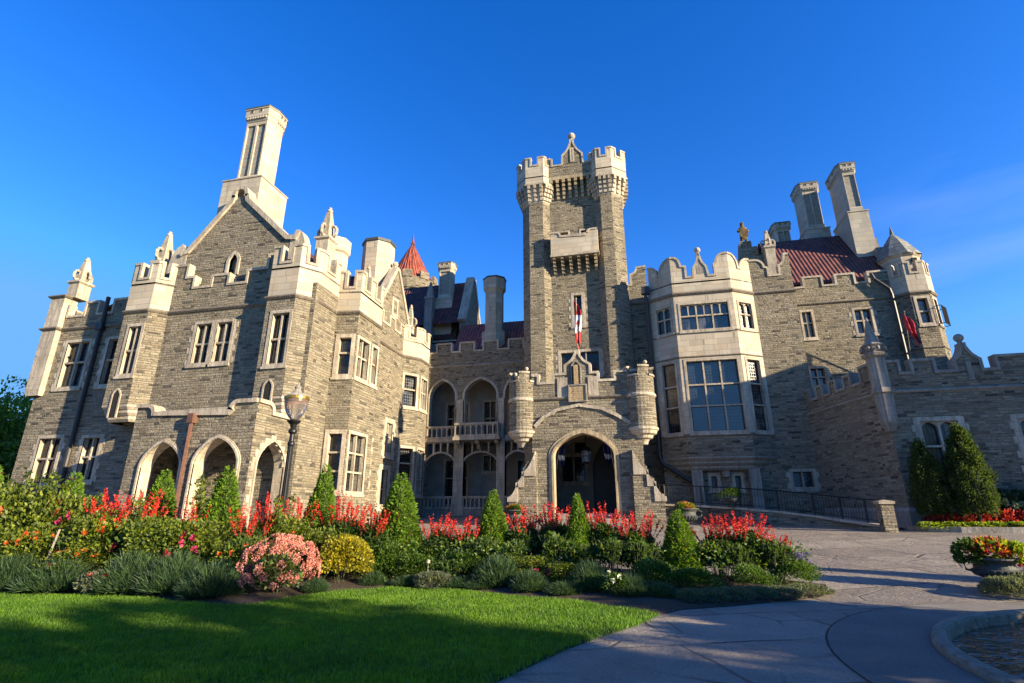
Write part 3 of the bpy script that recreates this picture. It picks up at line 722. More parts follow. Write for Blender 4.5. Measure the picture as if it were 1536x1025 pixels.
mb = MB(); mb.box(-14.9, -6.9, 36.02, 38.4, 6.2, 6.35); mb.box(-14.9, -6.9, 36.02, 38.4, 11.2, 11.4); mb.box(-14.9, -6.9, 35.95, 38.4, .5, 1.62); part('floor', mb, M['trim_grey'])
strings([(-14.8, 36), (-6.9, 36)], 11.9, .16, .09, M['trim_grey'])
battle(fL, cren(-14.8, -6.9, 13.05, [(-14.25, -13.0, 13.75), (-12.4, -11.2, 13.75), (-10.55, -9.35, 13.75), (-8.6, -7.4, 13.75)]), 12.59, .35)
rf = MB(); rf.face([(-13.4, 36.8, 13.2), (-6.5, 36.8, 13.2), (-6.5, 39.4, 16.4), (-13.4, 39.4, 16.4)]); rf.face([(-13.4, 39.4, 16.4), (-6.5, 39.4, 16.4), (-6.5, 42, 13), (-13.4, 42, 13)]); rf.face([(-13.4, 36.8, 13.2), (-13.4, 39.4, 16.4), (-13.4, 42, 13.2)]); part('roof', rf, M['tile_red'], 'orange tiled roof behind the loggia parapet')
mb = MB(); cx, cy = -10.15, 37.7
mb.prism(octa(cx, cy, 1.0), 12.5, 14.9); mb.prism(octa(cx, cy, .74), 14.8, 18.4); mb.sweep(octa(cx, cy, .72), [(0, 18.2), (.12, 18.45), (.18, 18.5), (.2, 19.4), (.02, 19.45)], closed=True)
co = part('chimney', mb, ASH, 'shaded eight sided chimney rising behind the loggia'); mb = MB(); mb.prism(octa(cx, cy, .98), 19.4, 19.52); mb.build('lead_cap', M['lead'], co)
# rear gabled block and conical tower seen above the loggia
fq = front(41.0); mb = MB()
mb.box(-18.6, -13.2, 41, 52, 8, 15.6); mb.box(-17.2, -14.6, 40.2, 41.05, 8, 15.2)
part('wall', mb, RUB, 'rear block behind the left wing')
battle(fq, cren(-20, -13.3, 15.7, [(-19.2, -18.3, 16.4), (-17.6, -16.9, 16.4)]), 13.5, .3)
fqr = right(-13.6); gm = MB(); gm.fprism(fqr, [(40.6, 13), (40.6, 17.6), (42.6, 22.2), (43.2, 22.2), (45.4, 17.6), (45.4, 13)], -.5, 0); fo = part('gable', gm, RUB, 'rear gable with half of its face in sun')
c_ = MB(); c_.strip(fqr, [(40.4, 17.3), (40.6, 17.6), (42.6, 22.2), (43.2, 22.2), (45.4, 17.6)], -.14, .12, -.6, .12); c_.build('coping', TRM, fo)
rf = MB(); rf.face([(-14, 40.6, 17.2), (-14, 42.9, 22), (-24, 42.9, 22), (-24, 40.6, 17.2)]); rf.face([(-14, 45.4, 17.2), (-24, 45.4, 17.2), (-24, 42.9, 22), (-14, 42.9, 22)])
rf.face([(-15, 41, 15.9), (-24, 41, 15.9), (-24, 45, 21.0), (-15, 45, 21.0)]); part('roof', rf, M['tile_dark'], 'dark roof of the rear block')
chimney(-16.7, -15.3, 41.6, 42.8, 15, 20.0, 23.6, 1, 'small white chimney beside the rear gable')
pinnacle((-17.0, 40.8), .7, 14.5, 19.6, 21.4, None, False, M['trim_grey'])
mb = MB(); mb.lathe([(2.7, 10), (2.7, 23.3), (2.85, 23.4), (2.9, 23.6), (2.9, 24.6)], (-22.4, 48, 0), 20, 0, True)
for k in range(10):
    a = 2 * math.pi * k / 10
    f_ = Fr((-22.4 + 2.8 * math.cos(a), 48 + 2.8 * math.sin(a)), (-math.sin(a), math.cos(a))); mb.fbox(f_, -.5, .5, 24.5, 25.3, -.15, .15)
to = part('round_tower', mb, RUB, 'round rear tower with a red conical roof')
mb = MB(); mb.lathe([(2.55, 24.4), (2.5, 24.9), (.18, 29.6), (.18, 29.8)], (-22.4, 48, 0), 24, 0, True); mb.lathe([(.22, 29.7), (.26, 29.8), (.14, 30.0), (.01, 31.0)], (-22.4, 48, 0), 10, 0, True); mb.build('conical_roof', M['tile_red'], to)
# ------------------------------------------------------------------ central tower
before_tower = set(bpy.data.objects)
YT = 35.05; fT = front(YT)
def corner(cx, sgn): return None
P_L = [(-7.25, 35.9), (-7.25, 35.25), (-6.62, 34.6), (-5.56, 34.6), (-5.1, 35.05)]
P_R = [(-1.62, 35.05), (-1.17, 34.6), (-.34, 34.6), (.42, 35.3), (.42, 36.2)]
plan = [(-7.0, 41.5), (-7.0, 35.9)] + P_L + P_R + [(.2, 36.2), (.2, 41.5)]
i_mid = 2 + 4
hw = [window(fT, -4.72, -3.6, 20.6, 21.75, 1, (), s=.13, quoin=False), window(fT, -2.9, -1.85, 20.6, 21.75, 1, (), s=.13, quoin=False), window(fT, -3.7, -2.75, 13.95, 16.6, 1, (.5,), s=.2), window(fT, -4.75, -1.72, 10.3, 12.3, 3, (), s=.2)]
ho = [[(u + 5.1, v) for u, v in q] for q in hw]
mb = MB()
for i, (a, b) in enumerate(zip(plan[:-1], plan[1:])):
    fr, L = seg(a, b); mb.fwall(fr, rect(0, L, GZ, 26.3), ho if i == i_mid else [])
part('tower', mb, RUB, 'square central tower with battlemented corner turrets')
mb = MB(); mb.prism([(-7, 36), (.2, 36), (.2, 41.5), (-7, 41.5)], 26.1, 26.3); part('roof', mb, M['lead'])
# machicolations: corbel blocks under the parapet
def corbels(fr, us, z0, z1, out, wd=.2, mat=None, name='machicolation', top=True, u0=None, u1=None):
    mb = MB()
    for u in us:
        for k in range(5):
            za = z0 + (z1 - z0) * k / 5; mb.fbox(fr, u - wd / 2, u + wd / 2, za + .012, z0 + (z1 - z0) * (k + 1) / 5 - .012, -.05, out * (k + 1) / 5)
    return mb
YM = 34.5   # parapet plane of the tower
mb = corbels(fT, [-4.85 + .47 * i for i in range(8)], 24.5, 26.0, .55, .22)
mb.fbox(fT, -5.3, -1.4, 26.0, 26.3, -.1, .55); part('machicolation', mb, M['trim_warm'])
mt, tt = MB(), MB(); fM = front(YM)
pr = [(-5.2, 27.95), (-4.75, 27.95), (-4.75, 27.3), (-4.0, 27.3)] + ogee(-3.15, .8, 27.3, 29.5)[1:-1] + [(-2.3, 27.3), (-1.75, 27.3), (-1.75, 27.95), (-1.4, 27.95)]
battle(fM, pr, 26.29, .4, mb=mt, tmb=tt); o = part('battlement', mt, RUB, 'tower parapet with an ogee finial'); tt.ball((-3.15, YM + .2, 29.95), .3); tt.tube([(-3.15, YM + .2, 29.4), (-3.15, YM + .2, 29.8)], .14); tt.build('coping', TRM, o)
A = MB(); A.strip(fM, rect(-3.3, -3.0, 27.4, 28.7), 0, .12, -.02, .06, closed=True); A.fbox(fM, -3.28, -3.02, 27.4, 28.7, -.05, .02, 1); part('arrow_slit', A, [TRM, M['trim_grey']])
for Pq in (P_L, P_R):
    cap = offs(Pq, -.44)
    if Pq is P_L: cap = [(cap[0][0], 36.6)] + cap[1:]; base = [(Pq[0][0], 36.6)] + Pq[1:]
    else: cap = cap[:-1] + [(cap[-1][0], 36.9)]; base = Pq[:-1] + [(Pq[-1][0], 36.9)]
    mb = MB(); mb.sweep(base, [(.0, 24.1), (.08, 24.2), (.32, 25.3), (.32, 25.55), (-.1, 25.7)])
    for a, b in zip(base[:-1], base[1:]):
        fr, L = seg(a, b); n = max(2, int(L / .42))
        for i in range(n + 1):
            u = min(max(L * i / n, .06), L - .06)
            for k in range(4):
                za = 24.3 + 1.25 * k / 4; mb.fbox(fr, u - .1, u + .1, za + .012, za + 1.25 / 4 - .012, -.2, .08 + .11 * (k + 1))
    mb.sweep(base, [(.0, 25.55), (.52, 25.55), (.52, 25.7), (.34, 25.78)]); part('corbel', mb, TRM, 'flared corbel cap of a tower turret')
    turret_parapet(cap, 25.7, 27.35, 28.05, .3, None, None, 'pale crown parapet of a tower turret')
    q = MB(); q.prism(cap + [((cap[0][0] + cap[-1][0]) / 2, 37)], 26.2, 26.3); part('roof', q, M['lead'])
# tower balcony on brackets
fy = front(34.15); mb = MB()
pr = [(-4.95, 21.15), (-4.95, 21.2)] ; top = [(-4.95, 21.2), (-4.55, 21.2)] + swoop(-4.55, 21.2, -4.2, 20.85)[1:] + [(-2.3, 20.85)] + swoop(-1.95, 21.2, -2.3, 20.85)[::-1] + [(-1.5, 21.2)]
mb.fprism(fy, [(-4.95, 19.3), (-1.5, 19.3)] + top[::-1], -.25, 0); mb.fbox(fy, -4.95, -4.7, 19.3, 21.2, -.95, -.25); mb.fbox(fy, -1.75, -1.5, 19.3, 21.2, -.95, -.25); mb.fbox(fy, -4.9, -1.55, 19.25, 19.45, -.95, -.01)
o = part('balcony', mb, ASH, 'plain pale box balcony high on the tower'); c_ = MB(); c_.strip(fy, top, -.1, .03, -.3, .05); c_.fbox(fy, -5.0, -1.45, 19.2, 19.36, -.95, .05); c_.build('coping', TRM, o)
mb = corbels(fT, [-4.75 + .6 * i for i in range(6)], 18.15, 19.25, .85, .2); part('machicolation', mb, M['trim_warm'])
# the tower stands 1.35 m nearer than the loggia and is built at 96 % of the first sizes
TM = Matrix.Translation((.114, -1.33, .02)) @ Matrix.Translation((-3, 35, 1)) @ Matrix.Scale(.962, 4) @ Matrix.Translation((3, -35, -1))
for o in set(bpy.data.objects) - before_tower: o.data.transform(TM)
# ------------------------------------------------------------------ entrance porch
YP = 27.0; fP = front(YP); PX0, PX1 = -5.15, .45
hp = [archway(fP, -4.05, -1.0, GZ, 4.2, 5.35, .24, .7, mat=M['trim_warm'], label='grand pointed entrance arch of the porch', name='entrance_arch')]
mb = MB(); mb.fwall(fP, rect(PX0, PX1, GZ, 7.75), hp)
mb.fwall(right(PX1), rect(YP, 34.6, GZ, 8.0), []); mb.fwall(Fr((PX0, 0), (0, -1)), rect(-35.3, -YP, GZ, 8.0), [])
fpi = Fr((0, YP + .7), (-1, 0)); mb.fwall(fpi, rect(-PX1, -PX0, 0, 7.7), [[(-a, b) for a, b in hp[0]]])
part('porch', mb, RUB, 'projecting stone entrance porch with round corner turrets')
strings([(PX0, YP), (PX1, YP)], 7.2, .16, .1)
mt, tt = MB(), MB()
pr = [(PX0, 8.55), (-4.75, 8.55), (-4.75, 8.1), (-4.0, 8.1), (-4.0, 8.55), (-3.35, 8.55)] + ogee(-2.65, .7, 8.55, 9.75)[1:-1] + [(-1.95, 8.55), (-1.55, 8.55), (-1.55, 8.1), (-.75, 8.1), (-.75, 8.55), (PX1, 8.55)]
battle(fP, pr, 7.74, .4, mb=mt, tmb=tt); o = part('battlement', mt, RUB, 'stepped ogee parapet of the porch'); tt.build('coping', TRM, o)
rf = MB(); rf.box(PX0, PX1, YP + .3, 35, 7.6, 7.72); part('roof', rf, M['lead'])
pl = MB(); pl.fbox(fP, -3.12, -2.22, 7.0, 7.85, -.02, .12); pl.strip(fP, rect(-3.16, -2.18, 6.96, 7.89), 0, .07, -.02, .17, closed=True, mi=1); pl.fbox(fP, -2.84, -2.62, 7.9, 8.95, -.02, .16, 0); pl.strip(fP, arch(-2.95, -2.51, 7.95, 8.8, 9.15, 5), 0, .06, -.02, .1, 1)
for i in range(7): pl.fbox(fP, -2.95 + .03 * (i % 3), -2.42 - .05 * (i % 2), 7.12 + .095 * i, 7.16 + .095 * i, .1, .135, 2)
part('plaque', pl, [plain('tan_carved_stone', (.36, .25, .13), .8, .35, 14., .02), M['trim_grey'], M['trim_warm']], 'tan carved stone plaque over the entrance arch')
mb = MB(); q0 = [(-3.3, 6.95), (-3.3, 7.3), (-3.62, 7.3), (-3.62, 8.1)]
mb.fbox(fP, -3.75, -3.2, 7.25, 8.3, -.02, .05); mb.fbox(fP, -2.12, -1.6, 7.25, 8.3, -.02, .05)
mb.strip(fP, [(PX0 + .2, 5.7), (-4.5, 6.15), (-3.8, 6.5), (-2.65, 6.72), (-1.5, 6.5), (-.8, 6.15), (-.1, 5.7)], 0, .16, -.02, .09); part('hood_mould', mb, TRM)
for cx, lab in ((-5.72, 'left'), (.5, 'right')):
    c = (cx, YP + .35, 0); mb = MB(); r = .73
    mb.lathe([(r, 5.5), (r, 8.15)], c, 24); t = part('turret', mb, RUB, 'round corbelled corner turret of the porch, ' + lab)
    mb = MB(); mb.lathe([(.03, 4.7), (.2, 4.72), (.24, 4.85), (.3, 4.95), (.46, 5.02), (.5, 5.15), (.66, 5.22), (.72, 5.38), (.79, 5.42), (.79, 5.52), (.72, 5.55)], c, 24); mb.build('corbel', TRM, t)
    mb = MB(); mb.lathe([(.72, 7.08), (.8, 7.14), (.8, 7.22), (.72, 7.3)], c, 24); mb.build('string_course', TRM, t)
    mb = MB(); tm = MB()
    for k in range(24):
        up = (k % 6) < 3; zt = 8.62 if up else 8.15; a0 = 2 * math.pi * (k - .2) / 24; a1 = 2 * math.pi * (k + .8) / 24
        def pt(rr, a, z): return (c[0] + rr * math.cos(a), c[1] + rr * math.sin(a), z)
        def blk(m_, r0, r1, z0, z1):
            p = [pt(rr, a, z) for z in (z0, z1) for a in (a0, a1) for rr in (r0, r1)]
            for q in ((0, 1, 3, 2), (4, 6, 7, 5), (1, 5, 7, 3), (0, 2, 6, 4), (0, 4, 5, 1), (2, 3, 7, 6)): m_.face([p[j] for j in q])
        blk(mb, r - .2, r, 7.9, zt); blk(tm, r - .25, r + .06, zt, zt + .09)
        if up and (k % 6 == 0 or k % 6 == 2): pass
    mb.lathe([(.01, 8.0), (r - .1, 8.0)], c, 24)
    b_ = mb.build('battlement', RUB, t); tm.ball((cx + .35, YP - .25, 8.85), .11); tm.ball((cx - .5, YP + .8, 8.85), .11)
    ob = tm.build('coping', TRM, t)
# buttresses with swept limestone weatherings
for sg, xb, lab in ((-1, PX0, 'left'), (1, .1, 'right')):
    def X(d): return xb + sg * d
    body = [(X(-.25), GZ), (X(1.15), GZ), (X(1.15), 2.3), (X(.75), 2.5), (X(.75), 3.05), (X(.45), 3.25), (X(.45), 3.6), (X(.15), 4.0), (X(-.25), 4.3)]
    mb = MB(); mb.fprism(fP, body, -.9, .28); b_ = part('buttress', mb, RUB, 'stepped buttress at the foot of the porch, ' + lab)
    w_ = MB()
    for (d0, z0, d1, z1) in ((-.2, 4.45, .5, 3.45), (.4, 3.5, .82, 2.9), (.7, 2.95, 1.25, 2.2)):
        cur = [(X(d0 + (d1 - d0) * t_), z0 + (z1 - z0) * (1 - (1 - t_) ** 2)) for t_ in [i / 6 for i in range(7)]]
        w_.fprism(fP, cur + [(X(d1), z1 - .22), (X(d0), z1 - .22)], -.96, .34)
    w_.build('weathering', TRM, b_)
# inside the porch
fi = front(33.05); mb = MB()
hi = [window(fi, -4.6, -2.85, 3.1, 4.9, 2, (), quoin=False), window(fi, -3.7, -2.8, 4.9, 5.7, 1, (), quoin=False, s=.08)]
mb.fwall(fi, rect(PX0, PX1, 0, 7.6), hi + [arch(-2.55, -1.0, 1.3, 4.0, 5.6)])
part('wall', mb, M['plaster'], 'entrance wall inside the porch')
d_ = MB(); d_.fbox(fi, -2.6, -.95, 1.3, 5.7, -.35, -.3); d_.fbox(fi, -2.5, -1.05, 4.05, 4.2, -.3, -.2); do = part('door', d_, M['wood'], 'dark wooden entrance door'); d2 = MB(); d2.fbox(fi, -1.35, -1.25, 2.3, 2.6, -.3, -.22); d2.build('handle', M['iron'], do)
mb = MB(); mb.strip(fi, [(-5.1, 4.6), (-3.9, 5.5), (-2.35, 5.9), (-.9, 5.5), (.4, 4.6)], 0, .35, -.05, .5); part('arch', mb, TRM)
mb = MB(); mb.box(PX0, PX1, YP + .3, 33.4, .8, 1.42); mb.box(-4.6, -.5, YP - .5, YP + .3, .4, 1.2); mb.box(-4.9, -.2, YP - 1.0, YP - .5, .3, 1.0); part('steps', mb, M['trim_grey'])
mb = MB(); mb.box(PX0, PX1, YP + .3, 33.4, 6.6, 6.75); part('ceiling', mb, M['plaster'])
# ------------------------------------------------------------------ right wing
YB = 33.0; fB = front(YB); ZR = 14.6
BAY = [(1.7, YB), (3.08, 32.1), (6.6, 32.1), (8.0, YB)]
hb = [window(fB, 8.45, 9.8, 2.65, 3.8, 2, ()), window(fB, 4.05, 4.75, 2.6, 3.65, 1, (), s=.2, quoin=False), window(fB, 5.35, 6.05, 2.6, 3.65, 1, (), s=.2, quoin=False)]
mb = MB(); mb.fwall(fB, rect(1.65, 10.4, GZ, 15.4), hb[:3]); fS = front(34.3); mb.fwall(fS, rect(.2, 1.65, GZ, 15.9), []); mb.fwall(Fr((1.65, 0), (0, -1)), rect(-34.3, -YB, GZ, 15.4), []); mb.fwall(right(10.4), rect(YB, 36, GZ, 15.4), [])
fC = front(35.75)
hc = [window(fC, 11.3, 12.15, 12.15, 14.2, 2, (.58,), quoin=False, glass='glass_blue', s=.14), window(fC, 14.4, 15.6, 12.2, 14.1, 2, (.55,), glass='glass_blue', s=.14), window(fC, 11.2, 12.3, 8.95, 10.35, 2, (.5,), glass='glass_blue')]
mb.fwall(fC, rect(10.4, 17.2, GZ, 15.4), hc); part('wall', mb, RUB, 'rubble stone walls of the right wing')
for i, (a, b) in enumerate(zip(BAY[:-1], BAY[1:])):
    fr, L = seg(a, b); mb = MB()
    if i == 1:
        hh = [window(fr, .22, L - .22, 12.05, 13.98, 3, (.56,), s=.13, dep=.2, quoin=False, glass='glass_blue', top_lights=6, arched=True, label='upper strip of arched windows in the tall bay'), window(fr, .22, L - .12, 5.8, 10.32, 3, (.36, .66), s=.15, dep=.22, quoin=False, glass='glass_blue', label='large nine light window in the tall bay')]
    else:
        hh = [window(fr, .25, L - .2, 12.05, 13.98, 2, (.56,), s=.13, dep=.2, quoin=False, glass='glass' if i == 0 else 'glass_blue', arched=True), window(fr, .25, L - .2, 5.8, 10.32, 1, (.36, .66), s=.15, dep=.22, quoin=False, glass='glass' if i == 0 else 'glass_blue')]
    mb.fwall(fr, rect(0, L, 5.7, ZR), hh); part('bay', mb, ASH, 'pale stone facet of the tall bay window' if i != 1 else 'pale stone front facet of the tall bay window')
    mb = MB(); mb.fwall(fr, rect(0, L, 4.5, 5.72), [], .004); part('bay_base', mb, RUB)
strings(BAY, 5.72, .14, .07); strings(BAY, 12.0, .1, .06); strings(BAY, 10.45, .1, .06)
console(BAY, 3.75, 4.55, .55, M['trim_grey'], 3)
mb = MB()
for a, b in ((3.15, 3.75), (6.25, 6.85)): mb.fbox(fB, a, b, 1.5, 3.85, -.02, .45)
mb.fbox(fB, 4.85, 5.25, 3.4, 3.85, -.02, .3); part('pier', mb, M['trim_grey'])
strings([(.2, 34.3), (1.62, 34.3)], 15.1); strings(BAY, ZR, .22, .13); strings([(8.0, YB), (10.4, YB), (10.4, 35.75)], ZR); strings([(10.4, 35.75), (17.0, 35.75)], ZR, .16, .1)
battle(fS, [(.2, 16.5), (.55, 16.5), (.55, 17.3)] + swoop(.55, 17.3, 1.0, 17.8)[1:] + [(1.65, 17.85)], 15.89, .35)
mt, tt = MB(), MB()
battle(fB, [(8.0, 16.9)] + [(8.35, 16.9)] + swoop(8.35, 16.9, 8.9, 16.35)[1:] + [(9.1, 16.3), (9.1, 15.75), (9.7, 15.75), (9.7, 16.4)] + swoop(9.7, 16.4, 10.1, 17.15)[1:] + [(10.4, 17.15)], 15.39, .35, mb=mt, tmb=tt)
o = part('battlement', mt, RUB, 'curved rubble parapet beside the tall bay'); tt.build('coping', TRM, o)
mt, tt = MB(), MB()
f0, L0 = seg(BAY[0], BAY[1]); battle(f0, [(0, 17.0)] + swoop(.1, 17.0, .7, 16.2)[1:] + swoop(L0, 17.2, .8, 16.2)[::-1], ZR, .3, mb=mt, tmb=tt, ends=False)
f1, L1 = seg(BAY[1], BAY[2]); battle(f1, [(0, 17.2), (.2, 17.2)] + swoop(.2, 17.2, .65, 16.55)[1:] + [(.95, 16.5), (.95, 15.75), (1.3, 15.75)] + ogee(1.8, .42, 15.75, 17.35)[1:-1] + [(2.3, 15.75), (2.65, 15.75), (2.65, 16.5)] + swoop(3.3, 17.2, 2.75, 16.55)[::-1][0:] + [(L1, 17.2)], ZR, .3, mb=mt, tmb=tt, ends=False)
f2, L2 = seg(BAY[2], BAY[3]); battle(f2, [(0, 17.2)] + swoop(.1, 17.2, .75, 16.25)[1:] + swoop(L2 - .1, 17.0, .85, 16.25)[::-1] + [(L2, 17.0)], ZR, .3, mb=mt, tmb=tt, ends=False)
tt.ball((3.08 + 1.8, 32.25, 17.62), .2); tt.tube([(4.88, 32.25, 17.2), (4.88, 32.25, 17.6)], .1)
o = part('battlement', mt, ASH, 'curved pale parapet with an ogee finial over the tall bay'); tt.build('coping', TRM, o)
nb = MB(); nb.fprism(f1, arch(1.6, 2.0, 15.9, 16.4, 16.85, 5), -.02, .012); part('niche', nb, M['trim_grey'])
cb = MB(); cb.prism(BAY, 15.3, 15.4); part('roof', cb, M['lead'])
battle(fC, cren(10.4, 17.0, 15.85, [(10.4, 11.1, 16.5), (11.85, 13.05, 16.55), (13.8, 15.0, 16.55), (15.75, 17.0, 16.55)]), 15.39, .35)
# right end turret
RTP = [(16.95, 35.75), (17.6, 35.15), (18.7, 35.15), (19.4, 35.95), (19.4, 42)]
hh = {1: [window(seg(RTP[1], RTP[2])[0], .12, 1.02, 12.4, 14.35, 1, (.5,), quoin=False, glass='glass_blue')], 2: [window(seg(RTP[2], RTP[3])[0], .12, .95, 12.4, 14.35, 1, (.5,), quoin=False, glass='glass_blue')]}
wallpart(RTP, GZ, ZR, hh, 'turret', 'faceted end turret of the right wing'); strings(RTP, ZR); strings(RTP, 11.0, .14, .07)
turret_parapet(RTP[:4], ZR, 16.0, 16.75)
mt = MB(); mt.box(19.1, 19.4, 35.95, 42, ZR, 16.5); part('battlement', mt, ASH)
mb = MB(); mb.lathe([(1.12, 15), (1.12, 17.5), (1.25, 17.6), (1.28, 17.7)], (18.35, 37.0, 0), 10, 0, False); to = part('turret', mb, ASH, 'small drum turret with a pointed slate roof')
mb = MB(); mb.lathe([(1.36, 17.65), (.75, 18.75), (.22, 19.5), (.1, 19.65), (.13, 19.72), (.01, 20.3)], (18.35, 37.0, 0), 8, 0, False); mb.build('conical_roof', M['slate'], to)
mb = MB(); mb.box(18.55, 18.85, 35.82, 35.95, 16.95, 17.3); mb.build('slit', M['dark'], to)
gb = MB(); f3 = seg(RTP[2], RTP[3])[0]
for i in range(6): gb.tube([f3.P(.1 + .17 * i, 12.45, .35), f3.P(.1 + .17 * i, 13.6, .35)], .02, 0, 5)
gb.tube([f3.P(.05, 13.6, 0), f3.P(.05, 13.6, .35), f3.P(1.0, 13.6, .35), f3.P(1.0, 13.6, 0)], .025, 0, 5); gb.tube([f3.P(.05, 12.45, 0), f3.P(.05, 12.45, .35), f3.P(1.0, 12.45, .35), f3.P(1.0, 12.45, 0)], .025, 0, 5); part('window_guard', gb, M['iron'])
mb = MB(); mb.tube([(15.9, 35.55, 16.3), (16.0, 35.5, 15.9), (16.7, 35.45, 15.1), (16.75, 35.45, 14.7), (16.75, 35.5, 5)], .1); part('drainpipe', mb, M['pipe'], 'dark drainpipe beside the end turret')
mb = MB(); mb.tube([(1.45, 32.85, 15.4), (1.45, 32.85, 4.6), (1.6, 32.8, 4.2), (3.2, 32.7, 3.1), (3.3, 32.7, 2.9), (3.3, 32.7, 1.5)], .12); mb.box(1.2, 1.7, 32.65, 33, 15.1, 15.6); part('drainpipe', mb, M['pipe'], 'long dark drainpipe bending under the tall bay')
# roofs and chimneys of the right wing
rf = MB(); rf.face([(10.6, 36.1, 16.2), (17.4, 36.1, 16.2), (17.4, 40, 21.5), (10.6, 40, 21.5)]); rf.face([(10.6, 40, 21.5), (17.4, 40, 21.5), (17.4, 44, 16.2), (10.6, 44, 16.2)])
part('roof', rf, M['tile_dark'], 'dark red tiled roof of the right wing')
mb = MB(); mb.fprism(right(17.9), [(36.2, 15), (36.2, 17.0), (36.8, 17.0), (36.8, 18.0), (37.4, 18.0), (37.4, 19.0), (38.0, 19.0), (38.0, 20.0), (38.6, 20), (38.6, 21.0), (39.2, 21.0), (39.2, 22.0), (41, 22), (41, 15)], -.5, 0); part('gable', mb, M['trim_grey'], 'stepped gable beside the right chimney')
mb = MB(); mb.fprism(fB, [(7.9, 15), (10.6, 15), (10.4, 17.0), (10.0, 17.0), (10.0, 17.6), (9.6, 17.6), (9.6, 18.2), (9.2, 18.2), (9.2, 18.8), (8.85, 18.8), (8.85, 19.2), (8.1, 19.2), (7.95, 18)], -2.5, -1.9); part('gable', mb, RUB, 'little gable carrying the statue')
chimney(16.5, 17.55, 38.0, 40.6, 17.5, 22.3, 26.4, 1, 'tall leaning looking chimney at the right end of the roof', M['ashlar_grey'])
chimney(14.6, 16.05, 41, 43.0, 18, 22.8, 27.0, 2, 'middle chimney of the right roof', M['ashlar_grey'])
chimney(12.9, 14.1, 43, 44.8, 18, 21.5, 24.7, 2, 'short chimney low behind the right roof', M['ashlar_grey'])
pinnacle((9.75, 34.5), .6, 15.5, 18.2, 19.7, 'pinnacle beside the statue', True)
# ------------------------------------------------------------------ low garden wing at the right
YF = 27.1; fF = front(YF); XC = 11.5; ZF = 6.83
hf = [window(fF, 12.5, 14.35, 1.8, 5.6, 2, (.68,), s=.2, arched=True), window(fF, 16.25, 18.1, 1.8, 5.6, 2, (.68,), s=.2, arched=True), window(fF, 20.2, 22.0, 1.8, 5.6, 2, (.68,), s=.2, arched=True)]
ff, LF = seg((9.95, 33), (XC, YF))
mb = MB(); mb.fwall(fF, rect(XC, 24, GZ, 7.2), hf); mb.fwall(ff, rect(0, LF, GZ, 7.2), []); part('wall', mb, RUB, 'low battlemented garden wing at the right')
strings([(9.95, 33), (XC, YF), (24, YF)], ZF, .14, .08, M['trim_grey'])
mt, tt = MB(), MB()
pr = [(XC, 8.3), (12.4, 8.3), (12.4, 7.7), (12.85, 7.7), (12.85, 8.3), (13.85, 8.3), (13.85, 7.7)] + ogee(15.15, .55, 7.7, 8.95)[0:] + [(16.25, 7.7), (16.25, 8.3), (17.6, 8.3), (17.6, 7.7), (18.4, 7.7), (18.4, 8.3), (24, 8.3)]
battle(fF, pr, 7.19, .35, mb=mt, tmb=tt)
battle(ff, cren(0, LF, 7.6, [(0, .5, 8.2), (1.1, 1.7, 8.2), (2.3, 2.9, 8.2), (3.5, 4.1, 8.2), (4.8, LF, 8.35)]), 7.19, .35, mb=mt, tmb=tt)
tt.ball((15.15, YF + .15, 9.25), .2); tt.tube([(15.15, YF + .15, 8.8), (15.15, YF + .15, 9.2)], .1)
o = part('battlement', mt, RUB, 'parapet of the garden wing with a ball finial'); tt.build('coping', M['trim_grey'], o)
for u in (9.4 + .6, ): pass
A = MB(); A.fbox(fF, 15.05, 15.25, 7.2, 8.1, -.02, .05); part('arrow_slit', A, M['trim_grey'])
mb = MB(); cc = (XC - .05, YF - .05, 0)
mb.lathe([(.02, 4.9), (.2, 5.0), (.36, 5.4), (.38, 6.7), (.46, 6.75), (.46, 6.95), (.38, 7.0), (.38, 8.4), (.5, 8.5), (.55, 8.62), (.4, 8.7), (.42, 8.95), (.52, 9.05), (.4, 9.15), (.3, 9.2), (.05, 10.4), (.01, 10.5)], cc, 8, 0, False, ph=R(22.5))
for k in range(8):
    a = 2 * math.pi * k / 8; mb.ball((cc[0] + .5 * math.cos(a), cc[1] + .5 * math.sin(a), 8.85), .1, 0, 8)
part('pinnacle', mb, M['trim_grey'], 'slender corner pinnacle of the garden wing')
mb = MB(); mb.box(23, 32, 22.9, 31.5, GZ, 13.9); part('wall', mb, RUB, 'unseen block added right of the garden wing to cast shade')  # unseen block, sized to throw shade on the right facades
mb = MB(); mb.sweep([(9.95, 33), (XC, YF), (24, YF)], [(-.02, GZ), (.1, GZ), (.1, 1.55), (-.02, 1.72)]); part('plinth', mb, M['trim_grey'])
mb = MB(); mb.box(11.6, 24, 27.2, 33, 7.0, 7.15); part('roof', mb, M['lead'])
mb = MB(); mb.box(-14, 18, 41.4, 52, 5, 14); part('wall', mb, RUB, 'rear body of the castle')
